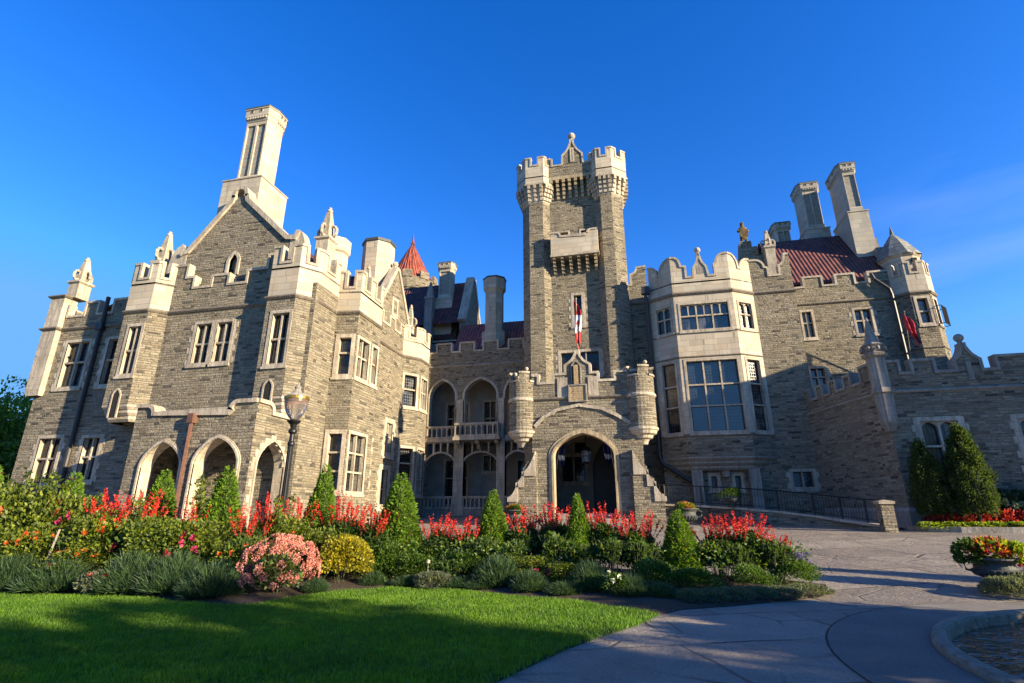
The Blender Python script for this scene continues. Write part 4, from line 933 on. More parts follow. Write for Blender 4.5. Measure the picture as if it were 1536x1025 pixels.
# ================================================================== ground
def G(t): return 0. if t < 12 else (.06 * (t - 12) if t < 24 else min(.72 + .036 * (t - 24), 1.15))
TS = [-60, 0, 4, 8, 12, 14, 16, 18, 20, 22, 24, 26, 28, 30, 32, 34, 36, 60, 400]
def sheet(name, x0, x1, t0, t1, dz, mat):
    ts = [t0] + [t for t in TS if t0 < t < t1] + [t1]; mb = MB()
    for a, b in zip(ts[:-1], ts[1:]): mb.face([(x0, a, G(a) + dz), (x1, a, G(a) + dz), (x1, b, G(b) + dz), (x0, b, G(b) + dz)])
    return struct(mb.build(name, mat))
def flagm():
    q = N('paving_stone'); o = q.obj(); u, v, _ = q.sep(o)
    a = R(24); ca, sa = math.cos(a), math.sin(a)
    p = q.math('ADD', q.math('MULTIPLY', u, ca), q.math('MULTIPLY', v, sa)); r = q.math('SUBTRACT', q.math('MULTIPLY', v, ca), q.math('MULTIPLY', u, sa))
    wob = q.noise(o, .9, 3.)
    p = q.math('MULTIPLY_ADD', q.math('SUBTRACT', wob, .5), .25, p); r = q.math('MULTIPLY_ADD', q.math('SUBTRACT', wob, .5), -.2, r)
    row = q.math('FLOOR', q.math('DIVIDE', r, 1.7)); fr = q.math('FRACT', q.math('DIVIDE', r, 1.7))
    pc = q.math('ADD', q.math('DIVIDE', p, 2.6), q.math('MULTIPLY', q.white(q.vec(row, 2., 0.)), 5.)); cf = q.math('FRACT', pc); ci = q.math('FLOOR', pc)
    e = q.math('MINIMUM', q.math('MULTIPLY', q.math('MINIMUM', fr, q.math('SUBTRACT', 1., fr)), 1.7), q.math('MULTIPLY', q.math('MINIMUM', cf, q.math('SUBTRACT', 1., cf)), 2.6))
    e = q.math('MULTIPLY_ADD', q.math('SUBTRACT', q.noise(o, 9., 3.), .5), .02, e)
    brk = q.mapr(q.noise(o, .7, 2.), .42, .58, 0., 1.)
    line = q.math('MULTIPLY', q.mapr(e, .012, .034, 1., 0.), q.math('MULTIPLY_ADD', brk, .7, .3))
    vo = q.n('ShaderNodeTexVoronoi', feature='DISTANCE_TO_EDGE'); q.put(vo.inputs['Vector'], q.mix(.12, o, q.n('ShaderNodeTexNoise').outputs['Color'], 'ADD')); vo.inputs['Scale'].default_value = .62
    crack = q.math('MULTIPLY', q.mapr(vo.outputs['Distance'], .006, .016, 1., 0.), q.mapr(q.noise(o, .45, 3.), .45, .6, 0., .75))
    line = q.math('MAXIMUM', line, crack)
    rid = q.white(q.vec(row, ci, 4.))
    col = q.mix(rid, (.225, .188, .152), (.315, .27, .218))
    col = q.mix(.5, col, q.mix(1., col, q.ramp(q.noise(o, 1.3, 6., .65), [(.3, (.5, .5, .52)), (.7, (1.25, 1.22, 1.18))]), 'MULTIPLY'))
    col = q.mix(.7, col, q.mix(1., col, q.ramp(q.noise(o, 26., 4., .7), [(.35, (.62, .62, .62)), (.65, (1.3, 1.3, 1.28))]), 'MULTIPLY'))
    col = q.mix(q.math('MULTIPLY', line, .85), col, (.045, .042, .04))
    h = q.math('ADD', q.math('ADD', q.math('MULTIPLY', line, -1.), q.math('MULTIPLY', q.noise(o, 9., 6., .7), 1.)), q.math('MULTIPLY', q.noise(o, 1.5, 3.), .9))
    return q.done(col, .75, q.bump(h, 1., .05))
def soilm(name, c0, c1, sc=18.):
    q = N(name); o = q.obj(); f = q.noise(o, sc, 5., .7); g2 = q.noise(o, 1.2, 3.)
    col = q.mix(q.mapr(f, .3, .7, 0., 1.), c0, c1); col = q.mix(.4, col, q.mix(1., col, q.ramp(g2, [(.3, (.6, .6, .6)), (.7, (1.3, 1.25, 1.2))]), 'MULTIPLY'))
    return q.done(col, .95, q.bump(f, 1., .04))
M['paving'] = flagm(); M['mulch'] = soilm('bark_mulch', (.022, .015, .011), (.075, .048, .03))
M['turf'] = soilm('turf_soil', (.018, .045, .008), (.04, .085, .014), 40.)
M['aggregate'] = soilm('exposed_aggregate', (.15, .135, .12), (.30, .27, .235), 60.)
sheet('ground', -400, 400, -60, 400, -.5, M['turf'])
PC = (7.5, 6.9); PR = 4.2
mb = MB(); fz = Fr((0, 0), (1, 0))
pl_ = [[Vector((a[0], a[1], 0)) for a in q] for q in ([(-40, -6), (45, -6), (45, 12), (-40, 12)], [(PC[0] + PR * math.cos(2 * math.pi * i / 64), PC[1] + PR * math.sin(2 * math.pi * i / 64)) for i in range(64)])]
fl_ = pl_[0] + pl_[1]
for tri in tessellate_polygon(pl_): mb.face([(fl_[j].x, fl_[j].y, 0) for j in tri])
for a, b in ((12, 24), (24, 36), (36, 37)): mb.face([(-40, a, G(a)), (45, a, G(a)), (45, b, G(b)), (-40, b, G(b))])
struct(mb.build('paving', M['paving']))
def poly_sheet(name, poly, z, mat, t=.0):
    mb = MB(); mb.prism(poly, z - t, z) if t else [mb.face([(poly[j][0], poly[j][1], z) for j in tri]) for tri in tessellate_polygon([[Vector((a[0], a[1], 0)) for a in poly]])]
    return struct(mb.build(name, mat))
LAWN = [(.2, 9.5), (-.15, 8.6), (-.57, 7.86), (-.96, 7.06), (-1.27, 6.2), (-1.46, 5.66), (-1.75, 4.0), (-18, 4.0), (-18, 8.9), (-12.4, 8.76), (-9.58, 8.98), (-7.4, 8.6), (-6.67, 8.75), (-6.45, 9.52), (-6.0, 10.55), (-5.32, 11.15), (-4.4, 11.25), (-3.49, 11.06), (-1.14, 10.35)]
poly_sheet('lawn', LAWN, .025, M['turf'], .05)
# soil of the bed
FB = [(-18, 8.9), (-12.4, 8.76), (-9.58, 8.98), (-7.4, 8.6), (-6.67, 8.75), (-6.45, 9.52), (-6.0, 10.55), (-5.32, 11.15), (-4.4, 11.25), (-3.49, 11.06), (-1.14, 10.35), (.2, 9.5), (.6, 10.1), (1.5, 10.66), (2.6, 11.5), (3.35, 12.1)]
BB = [(-18, 13.0), (-12.6, 13.2), (-10.4, 13.4), (-9.2, 13.7), (-8.6, 13.9), (-8, 14.0), (-7.2, 14.2), (-6.4, 14.3), (-5.2, 14.5), (-4, 14.6), (-1.8, 14.8), (-.6, 14.7), (.4, 14.5), (1.6, 14.2), (2.8, 13.8), (3.7, 13.0)]
mb = MB()
for i in range(len(FB) - 1):
    for j in range(8):
        def q_(a, s):
            x = FB[a][0] + (BB[a][0] - FB[a][0]) * s; t = FB[a][1] + (BB[a][1] - FB[a][1]) * s; return (x, t, G(t) + .012 + .12 * math.sin(math.pi * min(1, s * 1.0)) ** .6)
        mb.face([q_(i, j / 8), q_(i + 1, j / 8), q_(i + 1, (j + 1) / 8), q_(i, (j + 1) / 8)], 0, None, True)
struct(mb.build('flower_bed_soil', M['mulch']))
# right hand bed, kerb
KB = [(11.0, 27.0), (10.95, 25.9), (11.3, 25.3), (12.2, 25.0), (14, 24.85), (22, 24.6)]
mb = MB(); mb.prism(KB + [(22, 27.05), (11.0, 27.05)], .6, .93); struct(mb.build('side_bed_soil', M['mulch']))
mb = MB(); mb.sweep(KB, [(-.02, .5), (.16, .5), (.16, .96), (-.02, .97)]); tag(mb.build('kerb', M['trim_grey']), 'pale stone kerb around the bed by the garden wing', 'kerb')
# round pond
def ringsheet(name, r0, r1, z, mat):
    mb = MB(); n = 96
    for i in range(n):
        a, b = 2 * math.pi * i / n, 2 * math.pi * (i + 1) / n
        mb.face([(PC[0] + r * math.cos(c), PC[1] + r * math.sin(c), z) for r, c in ((r0, a), (r1, a), (r1, b), (r0, b))])
    return struct(mb.build(name, mat))
ringsheet('pond_surround', 4.2, 5.42, .006, M['aggregate'])
ringsheet('paving_joint', 5.42, 5.445, .0045, M['mulch'])
pt_ = thing('pond_basin', 'round stone kerbed pond at the right foreground', 'pond', (PC[0], PC[1], 0))
mb = MB(); mb.lathe([(4.1, -.45), (4.1, .05), (4.12, .09), (4.19, .105), (4.26, .09), (4.285, .05), (4.28, -.05)], (0, 0, 0), 128); 
rim = mb.build('rim', soilm('pond_rim_stone', (.13, .10, .07), (.33, .27, .2), 9.), pt_, None, False)
q = N('pond_water'); o_ = q.obj(); wv = q.math('ADD', q.noise(o_, 2.6, 3., .5), q.math('MULTIPLY', q.noise(o_, 9., 2.), .25)); bt = q.noise(o_, 2.2, 4., .6)
M['water'] = q.done(q.ramp(bt, [(.35, (.008, .012, .010)), (.6, (.05, .04, .02)), (.75, (.10, .075, .035))]), .04, q.bump(wv, .8, .16), IOR=1.6)
mb = MB(); n = 64
for i in range(n):
    a, b = 2 * math.pi * i / n, 2 * math.pi * (i + 1) / n; mb.face([(PC[0], PC[1], -.07), (PC[0] + 4.12 * math.cos(a), PC[1] + 4.12 * math.sin(a), -.07), (PC[0] + 4.12 * math.cos(b), PC[1] + 4.12 * math.sin(b), -.07)])
struct(mb.build('water', M['water']))
# terrace with retaining wall, railing and end pillar
TW = [(9.62, 25.25), (9.3, 26.0), (8.7, 27.0), (7.9, 27.9), (6.6, 28.7), (5, 29.2), (3.2, 29.5), (1.4, 29.65), (.5, 29.7)]
TZ = [1.02, 1.08, 1.2, 1.36, 1.55, 1.7, 1.82, 1.9, 1.92]
poly_sheet('terrace', [TW[8], TW[7], TW[6], TW[5], (5, 32.9), (.5, 32.9)], 1.72, M['paving'], .9)
mb = MB()
for i in range(3, 5):
    a, b = TW[i], TW[i + 1]; mb.face([(a[0], a[1], TZ[i] - .12), (a[0] + 1.2, 32.9, TZ[i] - .1), (b[0], 32.9, TZ[i + 1] - .1), (b[0], b[1], TZ[i + 1] - .12)])
mb.face([(TW[0][0], TW[0][1], .84), (11.4, 26.8, .9), (10, 32.9, 1.2), (TW[3][0] + 1.2, 32.9, TZ[3] - .1), (TW[3][0], TW[3][1], TZ[3] - .12)])
struct(mb.build('ramp', M['paving']))
rw_ = thing('retaining_wall', 'low curved stone retaining wall of the terrace', 'wall', (5, 29, .9)); rinv = Matrix.Translation((-5, -29, -.9))
def wsub(mb, name, mats, par):
    o = mb.build(name, mats, par); return o
body, copg = MB(), MB(); IN = offs(TW, -.3)
for i in range(len(TW) - 1):
    a, b, c, d = TW[i], TW[i + 1], IN[i + 1], IN[i]; za, zb = TZ[i] - .1, TZ[i + 1] - .1
    for p0, p1, q0, q1 in ((a, b, za, zb), (d, c, za, zb)): body.face([(p0[0], p0[1], .3), (p1[0], p1[1], .3), (p1[0], p1[1], q1), (p0[0], p0[1], q0)])
    A_, B_ = offs(TW, .05), offs(TW, -.35)
    a, b, c, d = A_[i], A_[i + 1], B_[i + 1], B_[i]
    for z0, z1 in ((0, 0), ):
        up = [(a, za + .1), (b, zb + .1), (c, zb + .1), (d, za + .1)]; lo = [(p, z - .1 + .001) for p, z in up]
        copg.face([(p[0], p[1], z) for p, z in up]); copg.face([(p[0], p[1], z) for p, z in lo])
        copg.face([(p[0], p[1], z) for p, z in (lo[0], lo[1], up[1], up[0])]); copg.face([(p[0], p[1], z) for p, z in (lo[3], lo[2], up[2], up[3])])
wsub(body, 'wall_body', RUB, rw_); wsub(copg, 'coping', M['trim'], rw_)
rl = thing('railing', 'black iron railing on the curved terrace wall', 'railing', (5, 29, 1.9)); mid = offs(TW, -.15)
top = [(p[0], p[1], z + .95) for p, z in zip(mid, TZ)]
for dz, r in ((0, .03), (-.82, .018)):
    mb = MB(); mb.tube([(p[0], p[1], p[2] + dz) for p in top], r, 0, 6); wsub(mb, 'rail', M['iron'], rl)
bars = MB()
for i in range(len(top) - 1):
    L = math.dist(top[i], top[i + 1]); n = int(L / .13)
    for k in range(n):
        p = [top[i][j] + (top[i + 1][j] - top[i][j]) * (k + .5) / n for j in range(3)]; bars.tube([(p[0], p[1], p[2] - .82), (p[0], p[1], p[2])], .009, 0, 4)
struct(wsub(bars, 'bars', M['iron'], rl), 'stuff')
for i in range(len(top)):
    mb = MB(); mb.tube([(top[i][0], top[i][1], top[i][2] - .97), (top[i][0], top[i][1], top[i][2] + .03)], .03, 0, 6); wsub(mb, 'post', M['iron'], rl)
pp = thing('gate_pillar', 'short stone pillar at the end of the terrace railing', 'pillar', (9.75, 25.0, .76))
mb = MB(); mb.box(9.52, 9.98, 24.77, 25.23, .5, 1.82); wsub(mb, 'shaft', RUB, pp)
mb = MB(); mb.sweep([(9.52, 25.23), (9.52, 24.77), (9.98, 24.77), (9.98, 25.23)], [(-.05, 1.8), (.06, 1.83), (.06, 1.93), (-.23, 1.99)], closed=True); wsub(mb, 'cap', M['trim'], pp)

# ================================================================== street furniture and small things
lp = thing('lamp_post', 'fluted black lamp post with an acorn glass globe before the arcade', 'lamp post', (-9.72, 13.5, .1))
mb = MB(); mb.lathe([(.22, 0), (.22, .12), (.17, .18), (.16, .6), (.19, .65), (.12, .75), (.085, .9), (.07, 3.25), (.1, 3.3), (.1, 3.36), (.07, 3.4), (.065, 3.6), (.12, 3.66), (.12, 3.72), (.07, 3.78), (.1, 3.88), (.19, 3.97), (.2, 4.0), (.05, 4.02)], (0, 0, 0), 16)
for k in range(12):
    a = 2 * math.pi * k / 12; mb.tube([(.083 * math.cos(a), .083 * math.sin(a), .9), (.068 * math.cos(a), .068 * math.sin(a), 3.25)], .012, 0, 5)
mb.build('post', M['iron'], lp, None, False)
gq = N('lamp_glass'); M['lampglass'] = gq.done((.72, .68, .66), .08, None, Transmission_Weight=.9, IOR=1.35)
gq = N('lamp_glass_tinted'); M['lampglass2'] = gq.done((.66, .48, .42), .15, None, Transmission_Weight=.8, IOR=1.3)
M['brass'] = plain('brass_band', (.42, .26, .05), .35, .2, 9., Metallic=.8)
mb = MB(); mb.lathe([(.11, 4.02), (.21, 4.15), (.29, 4.32), (.32, 4.45)], (0, 0, 0), 24); mb.build('globe', M['lampglass'], lp, 'clear lower bowl of the lamp', False)
mb = MB(); mb.lathe([(.322, 4.45), (.335, 4.55), (.335, 4.62)], (0, 0, 0), 24); mb.build('globe', M['lampglass2'], lp, 'pinkish upper bowl of the lamp', False)
mb = MB(); mb.lathe([(.33, 4.62), (.36, 4.63), (.36, 4.7), (.30, 4.72)], (0, 0, 0), 24); mb.build('band', M['brass'], lp, None, False)
mb = MB(); mb.lathe([(.31, 4.72), (.2, 4.8), (.12, 4.86), (.08, 4.95), (.1, 5.0), (.02, 5.1)], (0, 0, 0), 16); mb.build('cap', M['trim_grey'], lp, None, False)

def clothm(kind):
    q = N('flag_cloth_' + kind); u, v, _ = q.sep(q.uv())
    red, white, blue = (.52, .02, .02), (.75, .73, .70), (.015, .02, .09)
    if kind == 'maple':
        band = q.math('GREATER_THAN', q.math('ABSOLUTE', q.math('SUBTRACT', v, .5)), .2)
        du = q.math('ABSOLUTE', q.math('SUBTRACT', u, .5)); dv = q.math('ABSOLUTE', q.math('SUBTRACT', v, .5))
        lf = q.math('LESS_THAN', q.math('ADD', q.math('MULTIPLY', du, 1.5), q.math('MULTIPLY', dv, 3.2)), q.math('MULTIPLY_ADD', q.math('SINE', q.math('MULTIPLY', q.math('ADD', u, v), 40.)), .05, .33))
        col = q.mix(q.math('MAXIMUM', band, lf), white, red)
    elif kind == 'red': col = q.mix(q.math('GREATER_THAN', v, .8), (.50, .03, .04), (.30, .08, .14))
    else: col = q.mix(q.math('GREATER_THAN', q.math('ABSOLUTE', q.math('SUBTRACT', v, .72)), .08), white, blue)
    return q.done(col, .8)
def flag(loc, kind, L, wd, label, pole, lean=(0, 0), phase=0.):
    t = thing('flag', label, 'flag', loc)
    mb = MB(); mb.tube(pole, .028, 0, 8); mb.ball(pole[-1], .05, 0, 8); mb.build('flagpole', M['trim_grey'], t, None, False)
    top = Vector(pole[-1]); n, m = 26, 14; g = MB(); pts = {}
    for i in range(n + 1):
        v = i / n
        for j in range(m + 1):
            u = j / m; spread = wd * (.35 + .65 * math.sin(math.pi * min(1, v * .9 + .1)) * (1 - .5 * v))
            x = (u - .5) * spread + lean[0] * v + .05 * math.sin(v * 6 + phase); y = .13 * (.4 + v) * math.sin(u * 11 + 3.2 * v + phase) + .06 * math.sin(v * 7 + u * 3) + lean[1] * v
            z = -.08 - v * L * (1 - .28 * u) - .1 * abs(math.sin(u * 4.7 + phase)) * v - .35 * u
            pts[i, j] = (top.x + x, top.y + y, top.z + z)
    for i in range(n):
        for j in range(m):
            g.face([pts[i, j], pts[i, j + 1], pts[i + 1, j + 1], pts[i + 1, j]], 0, [(j / m, i / n), ((j + 1) / m, i / n), ((j + 1) / m, (i + 1) / n), (j / m, (i + 1) / n)], True)
    g.build('cloth', clothm(kind), t, None, False)
flag((-2.62, 27.35, 9.4), 'maple', 2.9, .5, 'red and white maple leaf flag drooping above the porch finial', [(0, 0, -.2), (0, .1, 3.6)], (.1, 0))
flag((16.7, 34.9, 9.8), 'red', 2.0, .55, 'red flag on a slanting white pole at the end turret', [(.05, .2, 0), (-.2, -.9, 3.2)], (.45, .1), 1.)
flag((-3.95, 27.9, 3.0), 'ensign', 1.7, .5, 'dark blue flag inside the porch left of the lantern', [(-.1, 0, .6), (.15, .3, 2.6)], (.05, 0), .6)
flag((-1.15, 27.9, 3.0), 'ensign', 1.7, .5, 'dark blue flag inside the porch right of the lantern', [(.1, 0, .6), (-.15, .3, 2.6)], (-.05, 0), 2.)
def lantern(loc, s, label, chain, bracket=False):
    t = thing('lantern', label, 'lantern', loc); mb = MB()
    for k in range(6):
        a = math.pi / 3 * k; b = math.pi / 3 * (k + 1); r = .3 * s
        mb.tube([(r * math.cos(a), r * math.sin(a), 0), (r * 1.15 * math.cos(a), r * 1.15 * math.sin(a), .75 * s)], .016 * s, 0, 5)
        for z, rr in ((0, r), (.75 * s, r * 1.15), (.4 * s, r * 1.07)): mb.tube([(rr * math.cos(a), rr * math.sin(a), z), (rr * math.cos(b), rr * math.sin(b), z)], .016 * s, 0, 5)
    mb.lathe([(.36 * s, .76 * s), (.2 * s, .95 * s), (.06 * s, 1.05 * s), (.05 * s, 1.15 * s), (.01, 1.2 * s)], (0, 0, 0), 6); mb.lathe([(.01, -.14 * s), (.08 * s, -.08 * s), (.28 * s, 0)], (0, 0, 0), 6)
    mb.build('cage', M['iron'], t, None, False)
    g = MB(); g.lathe([(.27 * s, .02), (.31 * s, .73 * s)], (0, 0, 0), 6, 0, False); g.build('glass', M['lampglass'], t, None, False)
    c = MB(); c.tube([(0, 0, 1.15 * s), (0, 0, 1.15 * s + chain)] if not bracket else [(0, 0, 1.15 * s), (0, .1, 1.35 * s), (0, .35, 1.35 * s)], .02); c.build('chain' if not bracket else 'bracket', M['iron'], t, None, False)
lantern((-2.5, 28.4, 4.0), .8, 'hanging iron lantern in the entrance arch', 1.75)
lantern((-16.95, 20.6, 3.55), .55, 'small iron lantern on the wall inside the arcade', 0, True)

# statue of a small figure with a shield on the little gable
def skin_mesh(name, verts, edges, radii, mat, parent, sub=2):
    me = bpy.data.meshes.new(name); me.from_pydata(verts, edges, []); ob = bpy.data.objects.new(name, me); COL.objects.link(ob)
    sk = ob.modifiers.new('skin', 'SKIN'); ob.modifiers.new('sub', 'SUBSURF').levels = sub
    for v, r in zip(me.skin_vertices[0].data, radii): v.radius = (r, r)
    me.skin_vertices[0].data[0].use_root = True
    dg = bpy.context.evaluated_depsgraph_get(); dg.update(); nm = bpy.data.meshes.new_from_object(ob.evaluated_get(dg)); nm.name = name
    bpy.data.objects.remove(ob); nm.materials.clear(); nm.materials.append(mat); o = bpy.data.objects.new(name, nm); COL.objects.link(o); o.parent = parent; return o
st = thing('statue', 'mossy brown stone figure holding a shield on the little gable', 'statue', (8.48, 35.2, 19.2))
M['moss'] = plain('mossy_carved_stone', (.13, .085, .035), .95, .7, 5., .05)
sv = [(0, 0, .62), (0, 0, .95), (0, -.02, 1.2), (0, -.03, 1.33), (0, -.05, 1.5), (0, -.03, 1.68), (-.2, 0, 1.15), (-.34, -.1, .95), (-.28, -.28, .85), (.2, 0, 1.15), (.32, -.1, .9), (.2, -.3, .8), (-.14, -.05, .4), (-.14, -.04, .05), (.14, -.05, .4), (.14, -.04, .05), (-.14, -.16, .02), (.14, -.16, .02)]
se = [(0, 1), (1, 2), (2, 3), (3, 4), (4, 5), (2, 6), (6, 7), (7, 8), (2, 9), (9, 10), (10, 11), (0, 12), (12, 13), (0, 14), (14, 15), (13, 16), (15, 17)]
skin_mesh('figure', sv, se, [.22, .2, .2, .1, .17, .14, .11, .09, .07, .11, .09, .07, .13, .1, .13, .1, .07, .07], M['moss'], st)
mb = MB(); mb.fprism(Fr((0, -.32), (1, 0)), [(-.27, .95), (-.27, .5), (0, .12), (.27, .5), (.27, .95)], -.05, .03); mb.build('shield', M['moss'], st, None, False)
mb = MB(); mb.box(-.34, .34, -.3, .3, -.05, .06); mb.build('plinth', M['trim_grey'], st, None, False)

# ================================================================== planting
def leafm(name, c, tr=.42, rough=.55):
    q = N(name); f = q.noise(q.obj(), 7., 3.)
    col = q.mix(1., c, q.ramp(f, [(.3, (.7, .72, .7)), (.7, (1.3, 1.25, 1.2))]), 'MULTIPLY')
    q.put(q.b.inputs['Base Color'], col); q.b.inputs['Roughness'].default_value = rough
    t = q.n('ShaderNodeBsdfTranslucent'); q.put(t.inputs[0], q.mix(1., col, (1.5, 1.5, .7), 'MULTIPLY'))
    m = q.n('ShaderNodeMixShader'); m.inputs[0].default_value = tr
    q.t.links.new(q.b.outputs[0], m.inputs[1]); q.t.links.new(t.outputs[0], m.inputs[2]); q.t.links.new(m.outputs[0], q.out.inputs[0])
    return q.m
def fam(name, c, s=.3, **kw):
    """three natural leaf tints of one plant"""
    return [leafm(name + '_leaf', c, **kw), leafm(name + '_leaf_young', (c[0] * (1 + s * 1.6), c[1] * (1 + s), c[2] * .9), **kw), leafm(name + '_leaf_old', (c[0] * (1 - s), c[1] * (1 - s), c[2] * (1 - s * .6)), **kw)]
LF = {'box': fam('box', (.125, .235, .02), rough=.75), 'salvia': fam('salvia', (.055, .11, .02)), 'rose': fam('rose', (.115, .165, .02), .45), 'lav': fam('lavender', (.055, .11, .05)), 'shrub': fam('shrub', (.065, .13, .018)),
      'gold': fam('gold', (.30, .28, .02)), 'sedum': fam('sedum', (.12, .17, .06)), 'cush': fam('cushion', (.12, .15, .10)), 'tree': fam('tree', (.075, .13, .02), rough=.85), 'tree2': fam('far_tree', (.13, .21, .03)), 'yew': fam('yew', (.05, .085, .016), rough=.85), 'lime': fam('lime', (.18, .26, .02)), 'coleus': fam('coleus', (.30, .03, .03), .5), 'hyd': fam('hydrangea', (.03, .06, .025)), 'grass': fam('grass', (.10, .215, .014), .35)}
PT = {'red': [leafm('scarlet_petal', (.70, .035, .015), .25), leafm('crimson_petal', (.42, .015, .015), .25)], 'pink': [leafm('pink_petal', (.62, .05, .22), .3)], 'sedumf': [leafm('dusty_pink_floret', (.58, .19, .17), .2), leafm('pale_pink_floret', (.66, .33, .24), .2)],
      'orange': [leafm('orange_petal', (.75, .16, .03), .3)], 'white': [leafm('white_petal', (.75, .75, .72), .3)], 'violet': [leafm('violet_petal', (.12, .08, .45), .25)], 'hydf': [leafm('pale_floret', (.30, .36, .22), .2)]}
M['stem'] = plain('plant_stem', (.06, .07, .025), .8); M['bark'] = soilm('bark', (.03, .022, .016), (.09, .068, .05), 14.)

def np_mesh(name, V, F, mi, mats):
    me = bpy.data.meshes.new(name); nv, k = V.shape[0], F.shape[1]
    me.vertices.add(nv); me.vertices.foreach_set('co', V.astype(np.float32).ravel())
    me.loops.add(F.size); me.loops.foreach_set('vertex_index', F.astype(np.int32).ravel())
    me.polygons.add(F.shape[0]); me.polygons.foreach_set('loop_start', np.arange(0, F.size, k, dtype=np.int32)); me.polygons.foreach_set('loop_total', np.full(F.shape[0], k, np.int32))
    for m in mats: me.materials.append(m)
    me.polygons.foreach_set('material_index', mi.astype(np.int32)); me.update(calc_edges=True); return me
def nrmz(a): return a / np.maximum(np.linalg.norm(a, axis=1, keepdims=True), 1e-9)
def leaves(name, P, D, L, W, mats, probs=None, fold=.25):
    """one folded leaf (two quads sharing a rib) per point P along direction D"""
    n = len(P); D = nrmz(D); A = nrmz(np.cross(D, rng.normal(size=(n, 3)))); B = np.cross(D, A)
    L = np.broadcast_to(np.asarray(L, float), (n,)) * rng.uniform(.7, 1.3, n); W = np.broadcast_to(np.asarray(W, float), (n,)) * rng.uniform(.7, 1.3, n)
    L = L[:, None]; W = W[:, None]
    V = np.stack([P, P + D * L * .45 + A * W * .5 + B * W * fold, P + D * L, P + D * L * .45 - A * W * .5 + B * W * fold], 1).reshape(-1, 3)
    F = np.arange(4 * n).reshape(n, 4)
    mi = rng.choice(len(mats), n, p=probs); return np_mesh(name, V, F, mi, mats)
def sph(n): return nrmz(rng.normal(size=(n, 3)))
def link(name, me, parent):
    o = bpy.data.objects.new(name, me); COL.objects.link(o); o.parent = parent; return o
def blob_points(n, r, h, z0=0., shell=.55, lump=.18, k=14):
    """points in a lumpy dome: many towards the outside, some inside"""
    d = sph(n); d[:, 2] = np.where(d[:, 2] < -.55, -d[:, 2], d[:, 2]); c = sph(k); am = rng.uniform(-1, 1, k)
    f = 1 + lump * (np.exp(6 * (d @ c.T - 1)) @ am)
    s = (shell + (1 - shell) * rng.random(n) ** .6) * f
    P = d * s[:, None]; P[:, 0] *= r; P[:, 1] *= r; P[:, 2] = z0 + (h - z0) * (P[:, 2] * .5 + .5); return P, d
PROTO = {}
def proto(kind, v): return PROTO.get((kind, v)) or PROTO.setdefault((kind, v), MAKE[kind](v))
def flowerball(name, pts, r, mats, per=14):
    P = np.repeat(pts, per, 0); d = sph(len(P)); return leaves(name, P + d * r * .25, d + np.array([0, 0, .3]), r * 1.1, r * 1.0, mats)
def mk_cone(v):
    h, r, n = 2.5, .65, 11000; z = 1 - np.sqrt(rng.random(n)); a = rng.uniform(0, 2 * math.pi, n)
    rr = r * (1 - z) ** .82 * (.92 + .07 * np.sin(a * 3 + z * 8 + v * 2) + .05 * np.sin(a * 7 - z * 17 + v) + .04 * np.sin(a * 13 + z * 31)) * (.76 + .30 * rng.random(n) ** 1.4) + .02
    P = np.stack([rr * np.cos(a), rr * np.sin(a), z * (h - .06) + .08], 1); D = np.stack([np.cos(a), np.sin(a), np.full(n, .75)], 1) + rng.normal(size=(n, 3)) * .45
    core = MB(); core.lathe([(r * .72, .05), (r * .74, .4), (r * .40, 1.4), (.05, 2.25)], (0, 0, 0), 10); core.tube([(0, 0, -.1), (0, 0, .4)], .05)
    return [('foliage', leaves('foliage', P, D, .085, .04, LF['box'] + [LF['coleus'][2]], [.42, .33, .235, .015])), ('stem', core)], (h, r)
def stems(n, r, h, rad=.008, base=.12):
    mb = MB()
    for i in range(n):
        a = rng.uniform(0, 6.28); s = rng.random() ** .5
        mb.tube([(base * s * math.cos(a), base * s * math.sin(a), 0), (r * .5 * s * math.cos(a), r * .5 * s * math.sin(a), h * .5), (r * .8 * s * math.cos(a + .2), r * .8 * s * math.sin(a + .2), h)], [rad, rad * .8, rad * .4], 0, 4)
    return mb
def mk_salvia(v):
    h, r = 1.6, .46; n = 2600; P, d = blob_points(n, r * 1.1, 1.25, .12, .3, .4); D = d * .6 + np.array([0, 0, -.15]) + rng.normal(size=(n, 3)) * .5
    sp = []; dr = []; tips = []
    ns = 26 if v == 0 else 32
    for i in range(ns):
        a = rng.uniform(0, 6.28); s = rng.random() ** .6 * .9; b = np.array([r * s * math.cos(a), r * s * math.sin(a), rng.uniform(.95, 1.2)])
        ax = nrmz(np.array([[math.cos(a) * .45 * s + rng.normal() * .1, math.sin(a) * .45 * s + rng.normal() * .1, 1.]]))[0]; Ls = rng.uniform(.3, .62)
        m = 52; t = rng.random(m); q = b + ax * (t * Ls)[:, None]; dd = sph(m) + ax * .5
        sp.append(q); dr.append(dd * (1.15 - t)[:, None]); tips.append((b, ax))
    sp = np.concatenate(sp); dr = np.concatenate(dr)
    fl = leaves('flowers', sp, dr, .045, .026, PT['red'], [.6, .4])
    st_ = stems(16, r, 1.1)
    for b, ax in tips: st_.tube([tuple(b * np.array([.6, .6, .7])), tuple(b), tuple(b + ax * .3)], .006, 0, 4)
    return [('foliage', leaves('foliage', P, D, .10, .05, LF['salvia'])), ('flowers', fl), ('stem', st_)], (h, r)
def mk_blue(v):
    P, d = blob_points(350, .22, .45, .1, .4); b = np.repeat(np.stack([rng.normal(size=14) * .1, rng.normal(size=14) * .1, np.full(14, .42)], 1), 26, 0); b[:, 2] += rng.random(len(b)) * .23
    return [('foliage', leaves('foliage', P, d + np.array([0, 0, .3]), .07, .035, LF['salvia'])), ('flowers', leaves('flowers', b, sph(len(b)), .035, .02, PT['violet']))], (.65, .23)
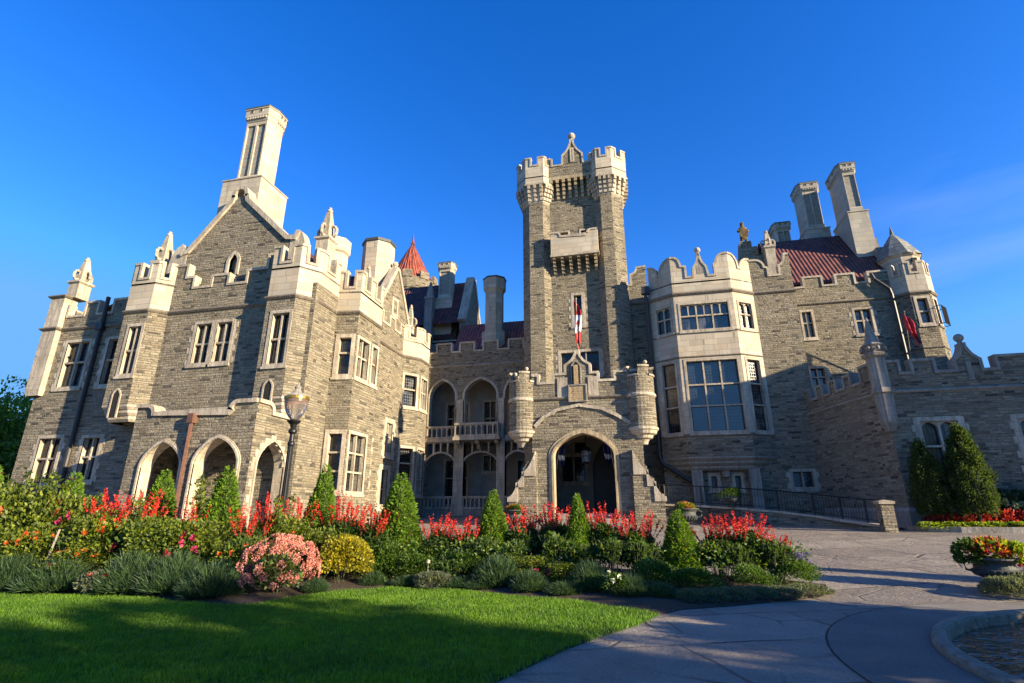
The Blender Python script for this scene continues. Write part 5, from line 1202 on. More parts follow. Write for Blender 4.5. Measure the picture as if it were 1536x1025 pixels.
def mk_rose(v):
    h, r, n = 1.2, .62, 4200; P, d = blob_points(n, r * 1.1, 1.12, .05, .3, .55, 26)
    ex = []
    for i in range(9):
        a = rng.uniform(0, 6.28); b = np.array([r * .6 * math.cos(a), r * .6 * math.sin(a), .8]); tip = b + np.array([.25 * math.cos(a), .25 * math.sin(a), rng.uniform(.2, .42)])
        t = rng.random(40)[:, None]; ex.append(b + (tip - b) * t + rng.normal(size=(40, 3)) * .035)
    P = np.concatenate([P] + ex); D = np.concatenate([d, sph(360)]) + rng.normal(size=(n + 360, 3)) * .5 + np.array([0, 0, .2])
    nf = 15 if v == 0 else 13; f = sph(nf); f[:, 2] = abs(f[:, 2]) * .8 + .1; fp = f * np.array([r * 1.02, r * 1.02, 1.]) * np.array([1, 1, .6]) + np.array([0, 0, .55])
    return [('foliage', leaves('foliage', P, D, .066, .042, LF['rose'], [.4, .38, .22])), ('flowers', flowerball('flowers', fp, .055, (PT['orange'] + PT['red'][:1]) if v == 0 else (PT['pink'] + PT['red'][1:]))), ('stem', stems(9, r, .9, .01))], (h, r)
def mk_lav(v):
    h, r, n = .55, .5, 7500; a = rng.uniform(0, 6.28, n); s = np.sqrt(rng.random(n)); b = np.stack([r * .75 * s * np.cos(a), r * .75 * s * np.sin(a), .03 + .36 * (1 - s ** 2) * rng.random(n)], 1)
    D = np.stack([np.cos(a) * s * .75, np.sin(a) * s * .75, np.full(n, .8)], 1) + rng.normal(size=(n, 3)) * .42
    return [('foliage', leaves('foliage', b, D, .17 * (.6 + .8 * rng.random(n)), .011, LF['lav'], None, .0))], (h, r)
def mk_shrub(key, L=.05, W=.028, n=3200):
    def f(v):
        P, d = blob_points(n, .48, .55, .02, .35, .6, 22); return [('foliage', leaves('foliage', P, d + np.array([0, 0, .35]) + rng.normal(size=(n, 3)) * .5, L, W, LF[key]))], (.55, .48)
    return f
def mk_leafy(v):
    h, r, n = .95, .5, 1150; P, d = blob_points(n, r, .92, .1, .25, .7, 24); D = d * .7 + np.array([0, 0, .1]) + rng.normal(size=(n, 3)) * .55
    return [('foliage', leaves('foliage', P, D, .095, .046, LF['salvia'] + [LF['rose'][1]], [.4, .3, .2, .1])), ('stem', stems(18, r * 1.1, .85))], (h, r)
def mk_gold(v):
    n = 3600; P, d = blob_points(n, .61, .89, .02, .55, .3); return [('foliage', leaves('foliage', P, d + np.array([0, 0, .3]) + rng.normal(size=(n, 3)) * .6, .06, .042, LF['gold'], [.4, .3, .3])), ('stem', stems(8, .4, .6))], (.89, .61)
def mk_sedum(v):
    n = 2200; P, d = blob_points(n, .43, .72, .02, .45, .1); k = 120; f = sph(k); f[:, 2] = np.where(f[:, 2] < -.5, -f[:, 2], f[:, 2]); hp = f * np.array([.68, .68, .52]) * rng.uniform(.92, 1.1, (k, 1)) + np.array([0, 0, .5])
    m = 60; H = np.repeat(hp, m, 0); N_ = np.repeat(f, m, 0); q = rng.normal(size=(k * m, 3)); q = q - N_ * (q * N_).sum(1)[:, None]; q = nrmz(q) * (np.sqrt(rng.random(k * m)) * .085)[:, None]
    return [('foliage', leaves('foliage', P, d + np.array([0, 0, .2]) + rng.normal(size=(n, 3)) * .4, .085, .05, LF['sedum'])), ('flowers', leaves('flowers', H + q + N_ * .02, sph(k * m) + N_ * .45, .03, .026, PT['sedumf'], [.6, .4])), ('stem', stems(14, .5, .7))], (1.0, .66)
def mk_cush(v):
    n = 2600; P, d = blob_points(n, .3, .16, -.05, .75, .2); return [('foliage', leaves('foliage', P, d + np.array([0, 0, .5]) + rng.normal(size=(n, 3)) * .5, .045, .012, LF['cush']))], (.16, .3)
def mk_white(v):
    n = 700; P, d = blob_points(n, .24, .4, .02, .4); f = sph(6); f[:, 2] = abs(f[:, 2]); return [('foliage', leaves('foliage', P, d + np.array([0, 0, .3]), .07, .03, LF['salvia'])), ('flowers', flowerball('flowers', f * np.array([.2, .2, .2]) + np.array([0, 0, .25]), .04, PT['white']))], (.43, .24)
def mk_ground(v):
    n = 1500; P, d = blob_points(n, .36, .42, .0, .4, .4); f = sph(9); f[:, 2] = abs(f[:, 2]); return [('foliage', leaves('foliage', P, d + rng.normal(size=(n, 3)) * .5, .055, .028, LF['cush'] if v == 0 else LF['salvia'])), ('flowers', flowerball('flowers', f * np.array([.33, .33, .2]) + np.array([0, 0, .22]), .04, [PT['red'][1]]))], (.42, .36)
def mk_weed(v):
    mb = MB(); P = []; D = []
    for i in range(6):
        a = rng.uniform(0, 6.28); tip = (.26 * math.cos(a), .26 * math.sin(a), rng.uniform(2.0, 2.5)); mid_ = (.1 * math.cos(a), .1 * math.sin(a), 1.2); mb.tube([(0, 0, 0), mid_, tip], [.014, .011, .005], 0, 5)
        for k in range(46):
            t = rng.random(); p = np.array(mid_) + (np.array(tip) - np.array(mid_)) * t; P.append(p + rng.normal(size=3) * .05); D.append(sph(1)[0] + np.array([0, 0, .3]))
    return [('foliage', leaves('foliage', np.array(P), np.array(D), .13, .075, LF['rose'])), ('stem', mb)], (2.5, .27)
def mk_egg(v):
    h, r, n = 3.5, .85, 13000; k = 170; cz = rng.random(k) ** 1.1; ca = rng.uniform(0, 6.28, k); pr = np.sin(np.pi * np.clip(.10 + .90 * cz, 0, 1) ** .62) ** .8
    cr = r * pr * rng.uniform(.62, 1.0, k); C0 = np.stack([cr * np.cos(ca), cr * np.sin(ca), .6 + (h - .75) * cz], 1); w_ = rng.integers(0, k, n)
    d = sph(n); P = C0[w_] + d * (.20 * rng.random(n) ** .5)[:, None] * np.array([1, 1, 1.5]); d = d * .6 + nrmz(C0[w_] * np.array([1, 1, 0]) + 1e-6) * .5 + np.array([0, 0, .4])
    mb = MB(); mb.tube([(0, 0, -.1), (0, 0, 1.2), (0, 0, 2.4)], [.07, .06, .03]); 
    for k in range(7):
        a = k * .9; mb.tube([(0, 0, .7 + .25 * k), (.45 * math.cos(a), .45 * math.sin(a), 1.0 + .25 * k)], [.03, .012], 0, 5)
    mb.lathe([(.02, .8), (r * .5, 1.1), (r * .45, 1.8), (.02, 2.9)], (0, 0, 0), 9, 1)
    return [('foliage', leaves('foliage', P, d + rng.normal(size=(n, 3)) * .55, .10, .055, LF['yew'])), ('trunk', (mb, [M['bark'], LF['yew'][2]]))], (h, r)
def mk_hyd(v):
    n = 1400; P, d = blob_points(n, .7, 1.1, .1, .5, .25); f = sph(22); f[:, 2] = abs(f[:, 2]) * .8; return [('foliage', leaves('foliage', P, d + np.array([0, 0, .3]) + rng.normal(size=(n, 3)) * .4, .14, .09, LF['hyd'])), ('flowers', flowerball('flowers', f * np.array([.7, .7, .5]) + np.array([0, 0, .65]), .11, PT['hydf'], 40))], (1.15, .7)
MAKE = dict(cone=mk_cone, salvia=mk_salvia, bluesalvia=mk_blue, rose=mk_rose, lavender=mk_lav, shrub=mk_shrub('shrub'), leafy=mk_leafy, gold=mk_gold, sedum=mk_sedum, cushion=mk_cush, whiteflower=mk_white, groundrose=mk_ground, weed=mk_weed, tree_egg=mk_egg, hydrangea=mk_hyd, coleus=mk_shrub('coleus', .10, .075, 700), lime=mk_shrub('lime', .10, .06, 700))
NAME = dict(cone=('cone_shrub', 'shrub'), salvia=('salvia', 'flowers'), bluesalvia=('salvia', 'flowers'), rose=('rose_bush', 'rose bush'), lavender=('lavender', 'lavender'), shrub=('shrub', 'shrub'), leafy=('leafy_plant', 'plant'), gold=('golden_shrub', 'shrub'), sedum=('sedum', 'flowers'), cushion=('cushion_plant', 'plant'), whiteflower=('white_flower_plant', 'flowers'), groundrose=('ground_rose', 'flowers'), weed=('tall_stem_plant', 'plant'), tree_egg=('clipped_tree', 'tree'), hydrangea=('hydrangea', 'bush'), coleus=('coleus', 'flowers'), lime=('bedding_plant', 'plant'))
def place(kind, x, t, h, r, label, group=None, v=0, z=None, rz=None):
    first = (kind, v) not in PROTO; parts, (H, Rr) = proto(kind, v)
    nm, cat = NAME[kind]; root = thing(nm, label, cat, (x, t, (G(t) if z is None else z) + (.05 if z is None else 0)), rng.uniform(0, 6.28) if rz is None else rz, group)
    if kind in ('leafy', 'rose'): h *= rng.uniform(.92, 1.16)
    if kind == 'salvia': h *= rng.uniform(.9, 1.03)
    root.scale = (r / Rr, r / Rr, h / H)
    for i, (pn, me) in enumerate(parts):
        if isinstance(me, MB): o = me.build(pn, [M['stem'], M['stem']], None); parts[i] = (pn, o.data); o.parent = root
        elif isinstance(me, tuple): o = me[0].build(pn, me[1], None); parts[i] = (pn, o.data); o.parent = root
        else: link(pn, me, root)
    return root
PLANTS = [
    ('cone', -15.25, 9.9, 2.58, 0.67, 'clipped cone shrub cut off by the left edge of the picture', 'clipped cone shrubs along the back of the bed', 0),
    ('cone', -13.73, 10.7, 2.45, 0.63, 'small bright clipped cone shrub in front of the shaded left facade', 'clipped cone shrubs along the back of the bed', 0),
    ('cone', -11.63, 11.3, 2.52, 0.66, 'clipped cone shrub below the rusty brown drainpipe', 'clipped cone shrubs along the back of the bed', 0),
    ('cone', -9.67, 11.2, 2.56, 0.67, 'broad bright green cone shrub in front of the second arcade arch', 'clipped cone shrubs along the back of the bed', 0),
    ('cone', -7.92, 12.6, 2.65, 0.58, 'darker cone shrub in front of the tall ground floor bay window', 'clipped cone shrubs along the back of the bed', 0),
    ('cone', -5.81, 12.7, 2.4, 0.77, 'largest cone shrub, left of the loggia', 'clipped cone shrubs along the back of the bed', 0),
    ('cone', -3.56, 13.3, 1.96, 0.57, 'dark cone shrub left of the porch with a lit tip', 'clipped cone shrubs along the back of the bed', 0),
    ('cone', -1.4, 13.0, 1.86, 0.43, 'smallest cone shrub standing before the entrance arch', 'clipped cone shrubs along the back of the bed', 0),
    ('cone', 0.84, 12.9, 1.5, 0.57, 'dark cone shrub right of the porch, in front of a flower urn', 'clipped cone shrubs along the back of the bed', 0),
    ('salvia', -12.1, 10.4, 1.95, 0.44, 'red salvia clump right of the small bright cone shrub', 'red salvias in the flower bed', 0),
    ('salvia', -11.46, 10.6, 2.01, 0.47, 'brightest red salvia clump in front of the first arcade arch', 'red salvias in the flower bed', 1),
    ('salvia', -10.13, 10.9, 1.8, 0.38, 'sparse orange red salvia between two cone shrubs before the arcade', 'red salvias in the flower bed', 0),
    ('salvia', -8.47, 10.7, 1.5, 0.39, 'low dark red salvia at the foot of the broad cone shrub', 'red salvias in the flower bed', 1),
    ('salvia', -8.6, 11.6, 1.8, 0.35, 'pale red salvia beside the lamp post', 'red salvias in the flower bed', 0),
    ('salvia', -8.28, 12.2, 1.83, 0.47, 'tall thin red salvia right of the lamp post', 'red salvias in the flower bed', 1),
    ('salvia', -6.95, 12.1, 1.75, 0.52, 'red salvia clump under the bay window', 'red salvias in the flower bed', 0),
    ('salvia', -6.25, 12.2, 1.67, 0.49, 'leaning red salvia left of the largest cone shrub', 'red salvias in the flower bed', 1),
    ('salvia', -4.9, 12.9, 1.28, 0.43, 'red salvia just right of the largest cone shrub', 'red salvias in the flower bed', 0),
    ('salvia', -4.15, 13.0, 1.3, 0.46, 'red salvia silhouetted on the sunlit drive left of the porch', 'red salvias in the flower bed', 1),
    ('salvia', -2.72, 13.4, 1.47, 0.5, 'dark red salvia in front of the porch buttress', 'red salvias in the flower bed', 0),
    ('salvia', -2.03, 13.5, 1.56, 0.43, 'tall red salvia at the left jamb of the entrance arch', 'red salvias in the flower bed', 1),
    ('salvia', -0.82, 13.3, 1.52, 0.51, 'red salvia right of the smallest cone shrub', 'red salvias in the flower bed', 0),
    ('salvia', -0.09, 13.1, 1.46, 0.5, 'brighter red salvia at the right jamb of the entrance arch', 'red salvias in the flower bed', 1),
    ('salvia', 1.68, 13.2, 1.38, 0.46, 'sunlit orange red salvia right of the dark cone shrub', 'red salvias in the flower bed', 0),
    ('salvia', 2.28, 13.2, 1.31, 0.51, 'sunlit orange red salvia in the middle of the right end clump', 'red salvias in the flower bed', 1),
    ('salvia', 2.81, 13.2, 1.11, 0.45, 'rightmost orange red salvia of the bed', 'red salvias in the flower bed', 0),
    ('bluesalvia', 3.22, 12.9, 0.65, 0.23, 'small violet blue salvia at the right end of the bed', None, 0),
    ('rose', -14.44, 9.9, 1.9, 0.66, 'yellow green rose bush at the left edge with orange blooms', 'rose bushes in the flower bed', 0),
    ('rose', -13.32, 10.2, 1.9, 0.69, 'tall rose bush with peach blooms before the shaded facade', 'rose bushes in the flower bed', 1),
    ('rose', -11.8, 10.2, 1.38, 0.71, 'dense yellow green rose bush under the left salvias', 'rose bushes in the flower bed', 0),
    ('rose', -10.54, 10.2, 1.32, 0.69, 'rose bush with three magenta blooms', 'rose bushes in the flower bed', 1),
    ('rose', -9.43, 10.4, 1.25, 0.69, 'rose bush with pink buds below two cone shrubs', 'rose bushes in the flower bed', 1),
    ('rose', -8.15, 10.3, 0.96, 0.64, 'leafy rose bush left of the pink sedum', 'rose bushes in the flower bed', 0),
    ('rose', -8.09, 11.3, 1.45, 0.63, 'green rose bush around the foot of the lamp post', 'rose bushes in the flower bed', 0),
    ('rose', -7.18, 11.7, 1.23, 0.48, 'loose pale rose bush above the golden shrub', 'rose bushes in the flower bed', 1),
    ('rose', -2.33, 12.2, 0.61, 0.51, 'shaded rose bush with pink and violet blooms in the middle of the bed', 'rose bushes in the flower bed', 1),
    ('rose', -1.63, 11.9, 0.52, 0.44, 'shaded rose bush with a large pink bloom near the lawn', 'rose bushes in the flower bed', 1),
    ('rose', -12.93, 9.6, 1.11, 0.6, 'shaded rose bush low at the left with a red bloom', 'rose bushes in the flower bed', 0),
    ('rose', -11.7, 9.7, 0.91, 0.59, 'dark rose bush behind the left lavender', 'rose bushes in the flower bed', 0),
    ('weed', -13.81, 9.9, 2.54, 0.28, 'tall leafy stems reaching above the rose bushes at the left', None, 0),
    ('weed', -9.89, 10.9, 2.41, 0.25, 'thin leafy stem in front of the second arcade arch', None, 0),
    ('weed', -14.4, 9.9, 2.36, 0.24, 'tall cane with large leaves at the left picture edge', None, 0),
    ('weed', -13.24, 10.0, 2.24, 0.22, 'tall cane left of the small bright cone shrub', None, 0),
    ('weed', -11.29, 10.3, 1.85, 0.2, 'arching cane in front of the brightest red salvia', None, 0),
    ('weed', -7.86, 11.0, 1.94, 0.2, 'arching cane beside the lamp post foot', None, 0),
    ('lavender', -12.69, 9.1, 0.74, 0.74, 'leftmost dark lavender mound', 'grey green lavender mounds along the lawn', 0),
    ('lavender', -11.58, 9.2, 0.68, 0.73, 'dark lavender mound at the left by the red ground roses', 'grey green lavender mounds along the lawn', 0),
    ('lavender', -9.99, 9.4, 0.81, 0.72, 'tall lavender mound under the magenta roses', 'grey green lavender mounds along the lawn', 0),
    ('lavender', -9.07, 9.5, 0.82, 0.68, 'tall feathery lavender mound left of the middle of the bed', 'grey green lavender mounds along the lawn', 0),
    ('lavender', -7.97, 9.3, 0.66, 0.66, 'broad blue green lavender mound left of the pink sedum', 'grey green lavender mounds along the lawn', 0),
    ('lavender', -6.37, 10.2, 0.3, 0.28, 'small blue lavender tuft between the sedum and golden shrub', 'grey green lavender mounds along the lawn', 0),
    ('lavender', -5.74, 11.4, 0.31, 0.32, 'lavender tuft right of the golden shrub', 'grey green lavender mounds along the lawn', 0),
    ('lavender', -3.02, 11.8, 0.66, 0.6, 'shaded lavender mound below the dark cone shrub', 'grey green lavender mounds along the lawn', 0),
    ('lavender', -1.02, 11.4, 0.63, 0.49, 'silvery lavender mound below the entrance arch', 'grey green lavender mounds along the lawn', 0),
    ('lavender', -0.24, 11.0, 0.44, 0.46, 'silvery lavender mound beside the white flowers', 'grey green lavender mounds along the lawn', 0),
    ('lavender', -2.23, 11.3, 0.43, 0.43, 'thin lavender mound in the shaded middle of the bed', 'grey green lavender mounds along the lawn', 0),
    ('groundrose', -10.35, 9.0, 0.4, 0.38, 'low grey bush with small red blooms at the lawn edge', None, 0),
    ('groundrose', -10.19, 9.4, 0.51, 0.33, 'low dark bush with dark red blooms behind the lawn', None, 0),
    ('sedum', -6.92, 9.75, 1.01, 0.67, 'round pink flowered sedum at the lawn edge', None, 0),
    ('gold', -6.39, 11.2, 1.02, 0.66, 'round golden yellow shrub beside the sedum', None, 0),
    ('shrub', -5.85, 12.0, 0.82, 0.54, 'dull green shrub right of the golden shrub', None, 0),
    ('shrub', -5.05, 12.1, 0.57, 0.5, 'dark green shrub below the largest cone shrub', None, 0),
    ('shrub', -4.07, 12.3, 0.63, 0.57, 'dark shrub below the salvias left of the porch', None, 0),
    ('shrub', 0.29, 11.9, 0.56, 0.48, 'feathery green shrub left of the dark cone shrub', None, 0),
    ('shrub', 1.05, 11.8, 0.43, 0.47, 'green shrub at the foot of the dark cone shrub', None, 0),
    ('shrub', 2.17, 12.3, 0.46, 0.39, 'bright green rounded shrub in front of the right salvias', None, 0),
    ('shrub', 3.05, 12.7, 0.47, 0.43, 'yellow green rounded shrub at the right tip of the bed', None, 0),
    ('whiteflower', -0.52, 10.9, 0.43, 0.24, 'small plant with white flowers near the lawn', None, 0),
    ('leafy', -12.04, 9.8, 1.0, 0.53, 'green filler plant behind the leftmost lavender mounds', 'green filler plants inside the flower bed', 0),
    ('leafy', -10.25, 10.15, 1.28, 0.53, 'green filler plant behind the tall lavender mound', 'green filler plants inside the flower bed', 0),
    ('leafy', -8.16, 10.15, 1.01, 0.45, 'green filler plant touching the left side of the sedum', 'green filler plants inside the flower bed', 0),
    ('rose', -7.35, 11.5, 0.8, 0.41, 'green filler plant between the sedum and the loose pale rose', 'green filler plants inside the flower bed', 0),
    ('leafy', -5.75, 12.65, 1.03, 0.52, 'green filler plant right behind the dull green shrub', 'green filler plants inside the flower bed', 0),
    ('leafy', -4.91, 12.75, 0.97, 0.55, 'green filler plant under the salvias right of the largest cone shrub', 'green filler plants inside the flower bed', 0),
    ('leafy', -3.7, 12.65, 1.02, 0.54, 'green filler plant left of the dark cone shrub', 'green filler plants inside the flower bed', 0),
    ('leafy', -2.84, 12.45, 0.95, 0.46, 'green filler plant at the right foot of the dark cone shrub', 'green filler plants inside the flower bed', 0),
    ('leafy', -1.87, 12.65, 0.94, 0.52, 'green filler plant below the tall red salvia', 'green filler plants inside the flower bed', 0),
    ('leafy', -1.35, 12.45, 0.82, 0.48, 'green filler plant below the smallest cone shrub', 'green filler plants inside the flower bed', 0),
    ('leafy', -0.65, 12.45, 0.96, 0.5, 'green filler plant behind the white flowers', 'green filler plants inside the flower bed', 0),
    ('leafy', -0.01, 12.55, 0.97, 0.5, 'green filler plant below the brighter red salvia', 'green filler plants inside the flower bed', 0),
    ('leafy', 1.63, 12.85, 0.99, 0.47, 'green filler plant under the sunlit salvias', 'green filler plants inside the flower bed', 0),
    ('leafy', 2.0, 12.75, 0.81, 0.46, 'green filler plant under the middle of the right end clump', 'green filler plants inside the flower bed', 0),
    ('leafy', 2.76, 12.85, 0.91, 0.46, 'green filler plant under the rightmost salvia', 'green filler plants inside the flower bed', 0),
    ('lavender', -3.82, 11.6, 0.21, 0.45, 'thin lavender tuft right of the pale grey cushion plant', 'grey green lavender mounds along the lawn', 0),
    ('lavender', -1.53, 11.1, 0.24, 0.42, 'blue grey lavender tuft below the large pink bloom', 'grey green lavender mounds along the lawn', 0),
    ('lavender', 0.29, 11.0, 0.29, 0.4, 'blue grey lavender tuft at the dark soil near the lawn tip', 'grey green lavender mounds along the lawn', 0),
    ('lavender', -5.01, 11.6, 0.21, 0.43, 'lavender tuft left of the pale grey cushion plant', 'grey green lavender mounds along the lawn', 0),
    ('lavender', -3.34, 11.5, 0.21, 0.41, 'low lavender tuft in the shaded part of the bed', 'grey green lavender mounds along the lawn', 0),
    ('cushion', -4.36, 11.5, 0.24, 0.42, 'pale grey cushion plant alone at the lawn edge', 'low silvery cushions along the path edge', 0),
    ('cushion', 0.82, 10.75, 0.17, 0.25, 'smallest silvery cushion at the end of the dark soil', 'low silvery cushions along the path edge', 0),
    ('cushion', 1.16, 10.95, 0.15, 0.33, 'second silvery cushion from the lawn tip', 'low silvery cushions along the path edge', 0),
    ('cushion', 1.59, 11.3, 0.15, 0.4, 'round silvery cushion below the green shrub', 'low silvery cushions along the path edge', 0),
    ('cushion', 2.07, 11.6, 0.14, 0.4, 'silvery cushion below the bright green shrub', 'low silvery cushions along the path edge', 0),
    ('cushion', 2.5, 11.8, 0.13, 0.41, 'silvery cushion left of the yellow green shrub', 'low silvery cushions along the path edge', 0),
    ('cushion', 3.07, 12.2, 0.13, 0.42, 'silvery cushion at the tip of the bed beside the paving', 'low silvery cushions along the path edge', 0),
    ('tree_egg', 11.87, 25.9, 3.61, 0.65, 'narrow dark clipped tree nearer the wing corner', 'planting in front of the garden wing', 0),
    ('tree_egg', 13.22, 25.5, 4.15, 0.77, 'taller clipped tree with a sunlit side before the arched window', 'planting in front of the garden wing', 0),
    ('hydrangea', 14.62, 26.4, 1.4, 0.71, 'hydrangea bush right of the clipped trees', 'planting in front of the garden wing', 0),
    ('hydrangea', 15.32, 26.4, 1.39, 0.71, 'hydrangea bush with pale heads at the picture edge', 'planting in front of the garden wing', 0),
    ('hydrangea', 16.12, 26.4, 1.39, 0.7, 'hydrangea bush outside the right edge', 'planting in front of the garden wing', 0),
    ('coleus', 12.08, 25.9, 0.53, 0.49, 'red and lime coleus under the narrow dark tree', 'planting in front of the garden wing', 0),
    ('coleus', 12.74, 25.9, 0.53, 0.49, 'red and lime coleus between the clipped trees', 'planting in front of the garden wing', 1),
    ('coleus', 13.44, 25.9, 0.53, 0.49, 'crimson coleus right of the taller clipped tree', 'planting in front of the garden wing', 0),
    ('coleus', 14.16, 25.9, 0.68, 0.48, 'crimson coleus below the hydrangea', 'planting in front of the garden wing', 1),
    ('coleus', 14.84, 25.9, 0.68, 0.48, 'crimson coleus at the right picture edge', 'planting in front of the garden wing', 0),
    ('lime', 11.28, 25.3, 0.32, 0.48, 'lime green bedding at the corner of the kerb', 'planting in front of the garden wing', 0),
    ('lime', 12.05, 25.3, 0.33, 0.48, 'lime green bedding below the left coleus', 'planting in front of the garden wing', 0),
    ('lime', 12.8, 25.3, 0.33, 0.48, 'lime green bedding below the middle coleus', 'planting in front of the garden wing', 0),
    ('lime', 13.57, 25.3, 0.34, 0.47, 'lime green bedding below the crimson coleus', 'planting in front of the garden wing', 0),
    ('lime', 14.3, 25.3, 0.34, 0.47, 'lime green bedding at the right picture edge', 'planting in front of the garden wing', 0),
    ('cushion', 6.68, 12.6, 0.26, 0.4, 'low green tuft beside the flower urn', None, 0),
]
for kind, x, t, h, r, label, group, v in PLANTS:
    place(kind, x, t, max(h, .12), r, label, group, v if kind in ('salvia', 'rose', 'groundrose') else 0)
# small path lights and a plant stake
for (x, t, lab) in ((-4.62, 11.75, 'short white topped garden light in the dark soil of the bed'), (-10.2, 10.0, 'thin dark stake light among the rose bushes')):
    gl = thing('garden_light', lab, 'light', (x, t, .05)); mb = MB(); mb.tube([(0, 0, -.05), (0, 0, .42 if x > -6 else .95)], .013, 0, 6); mb.build('stake', M['trim_grey'] if x > -6 else M['iron'], gl, None, False)
    mb = MB(); hh = .42 if x > -6 else .95; mb.lathe([(.02, hh), (.045, hh + .01), (.045, hh + .06), (.01, hh + .08)], (0, 0, 0), 10); mb.build('lamp_head', M['trim'] if x > -6 else M['iron'], gl, None, False)
sk_ = thing('plant_stake', 'leaning pale wooden plant stake in the left rose bush', 'stake', (-12.35, 9.35, .05)); mb = MB(); mb.tube([(0, 0, -.05), (.14, .1, 1.15)], .022, 0, 6); mb.build('stake', M['trim_grey'], sk_, None, False)
# urn planters
def urn(x, t, s, label, ped=0.):
    z = G(t); u = thing('urn', label, 'urn', (x, t, z), 0, 'stone flower urns'); 
    if ped: mb = MB(); mb.box(-.28, .28, -.28, .28, -.05, ped - .06); mb.box(-.33, .33, -.33, .33, ped - .06, ped); mb.build('plinth', M['trim_grey'], u, None, False)
    mb = MB(); mb.box(-.2 * s, .2 * s, -.2 * s, .2 * s, ped - .01, ped + .07 * s); mb.lathe([(.19 * s, ped + .07 * s), (.17 * s, ped + .1 * s), (.1 * s, ped + .14 * s), (.09 * s, ped + .19 * s), (.14 * s, ped + .23 * s)], (0, 0, 0), 20); mb.build('foot', M['urn'], u, None, False)
    mb = MB(); mb.lathe([(.1 * s, ped + .22 * s), (.26 * s, ped + .26 * s), (.36 * s, ped + .33 * s), (.38 * s, ped + .38 * s), (.34 * s, ped + .4 * s), (.33 * s, ped + .5 * s), (.38 * s, ped + .56 * s), (.44 * s, ped + .58 * s), (.44 * s, ped + .61 * s), (.38 * s, ped + .61 * s), (.36 * s, ped + .54 * s), (.01, ped + .53 * s)], (0, 0, 0), 32)
    for k in range(24):
        a = 2 * math.pi * k / 24; mb.tube([(.2 * s * math.cos(a), .2 * s * math.sin(a), ped + .24 * s), (.33 * s * math.cos(a), .33 * s * math.sin(a), ped + .3 * s), (.385 * s * math.cos(a), .385 * s * math.sin(a), ped + .375 * s)], [.02 * s, .035 * s, .02 * s], 0, 6)
    mb.build('bowl', M['urn'], u, None, False)
    for sg in (-1, 1):
        mb = MB(); mb.tube([(sg * .4 * s, 0, ped + .56 * s), (sg * .52 * s, 0, ped + .5 * s), (sg * .5 * s, 0, ped + .38 * s), (sg * .36 * s, 0, ped + .34 * s)], .022 * s); mb.build('handle', M['urn'], u, None, False)
    return z + ped + .55 * s
M['urn'] = plain('cast_urn', (.05, .054, .052), .7, .35, 9., .01)
URNF = {}
def urn_flowers(x, t, z, s, label, rz=0.):
    f = thing('urn_flowers', label, 'flowers', (x, t, z), rz, 'flowers in the urns'); f.scale = (s, s, s)
    if not URNF:
        P, d = blob_points(900, .42, .36, -.05, .3, .5); URNF['foliage'] = leaves('foliage', P + np.array([.02, 0, 0]), d + np.array([0, 0, .5]) + rng.normal(size=(900, 3)) * .4, .11, .06, [LF['coleus'][0], PT['orange'][0], LF['lime'][0], LF['gold'][0]], [.25, .2, .33, .22])
        n = 700; P, d = blob_points(n, .26, .22, -.32, .5, .3); URNF['trailing_leaves'] = leaves('trailing_leaves', np.concatenate([P + np.array([-.44, -.05, .08])]), d + np.array([0, 0, -.3]), .085, .06, LF['shrub'])
        P, d = blob_points(n, .26, .25, -.25, .5, .3); URNF['lime_leaves'] = leaves('lime_leaves', P + np.array([.34, -.12, .05]), d + np.array([0, 0, .2]), .10, .075, LF['lime'])
        URNF['flowers'] = flowerball('flowers', np.array([[.45, 0, .2], [.3, .1, .33], [.5, -.1, .05], [.55, .05, -.15], [-.2, -.3, .15], [0, -.38, .1]]), .06, PT['pink'] + PT['red'], 22)
    for k, me in URNF.items(): link(k, me, f)
z = urn(6.9, 13.25, 1.0, 'large stone urn on the paving near the pond'); urn_flowers(6.9, 13.25, z + .06, .92, 'orange and lime foliage overflowing the large urn near the pond')
z = urn(1.35, 17.2, .95, 'stone urn on a plinth hidden behind the dark cone shrub right of the porch', .75); urn_flowers(1.35, 17.2, z, .58, 'orange and lime urn planting peeping over the cone shrub right of the porch', 1.)
z = urn(-3.85, 17.0, .95, 'stone urn on a plinth hidden behind the cone shrub left of the porch', .72); urn_flowers(-3.85, 17.0, z, .55, 'lime urn planting peeping over the cone shrub left of the porch', 2.)
wp = thing('planter', 'dark bowl planter on the terrace wall below the tall bay', 'planter', (4.6, 29.15, 1.74)); mb = MB(); mb.lathe([(.18, 0), (.2, .05), (.14, .1), (.34, .3), (.4, .42), (.34, .42), (.01, .36)], (0, 0, 0), 18); mb.build('bowl', M['urn'], wp, None, False)
place('shrub', 4.6, 29.15, .55, .5, 'bright green plant in the bowl planter on the terrace wall', None, 0, 2.1)
place('cushion', 7.3, 12.75, .3, .55, 'grey green edging mound below the large urn', None, 0)
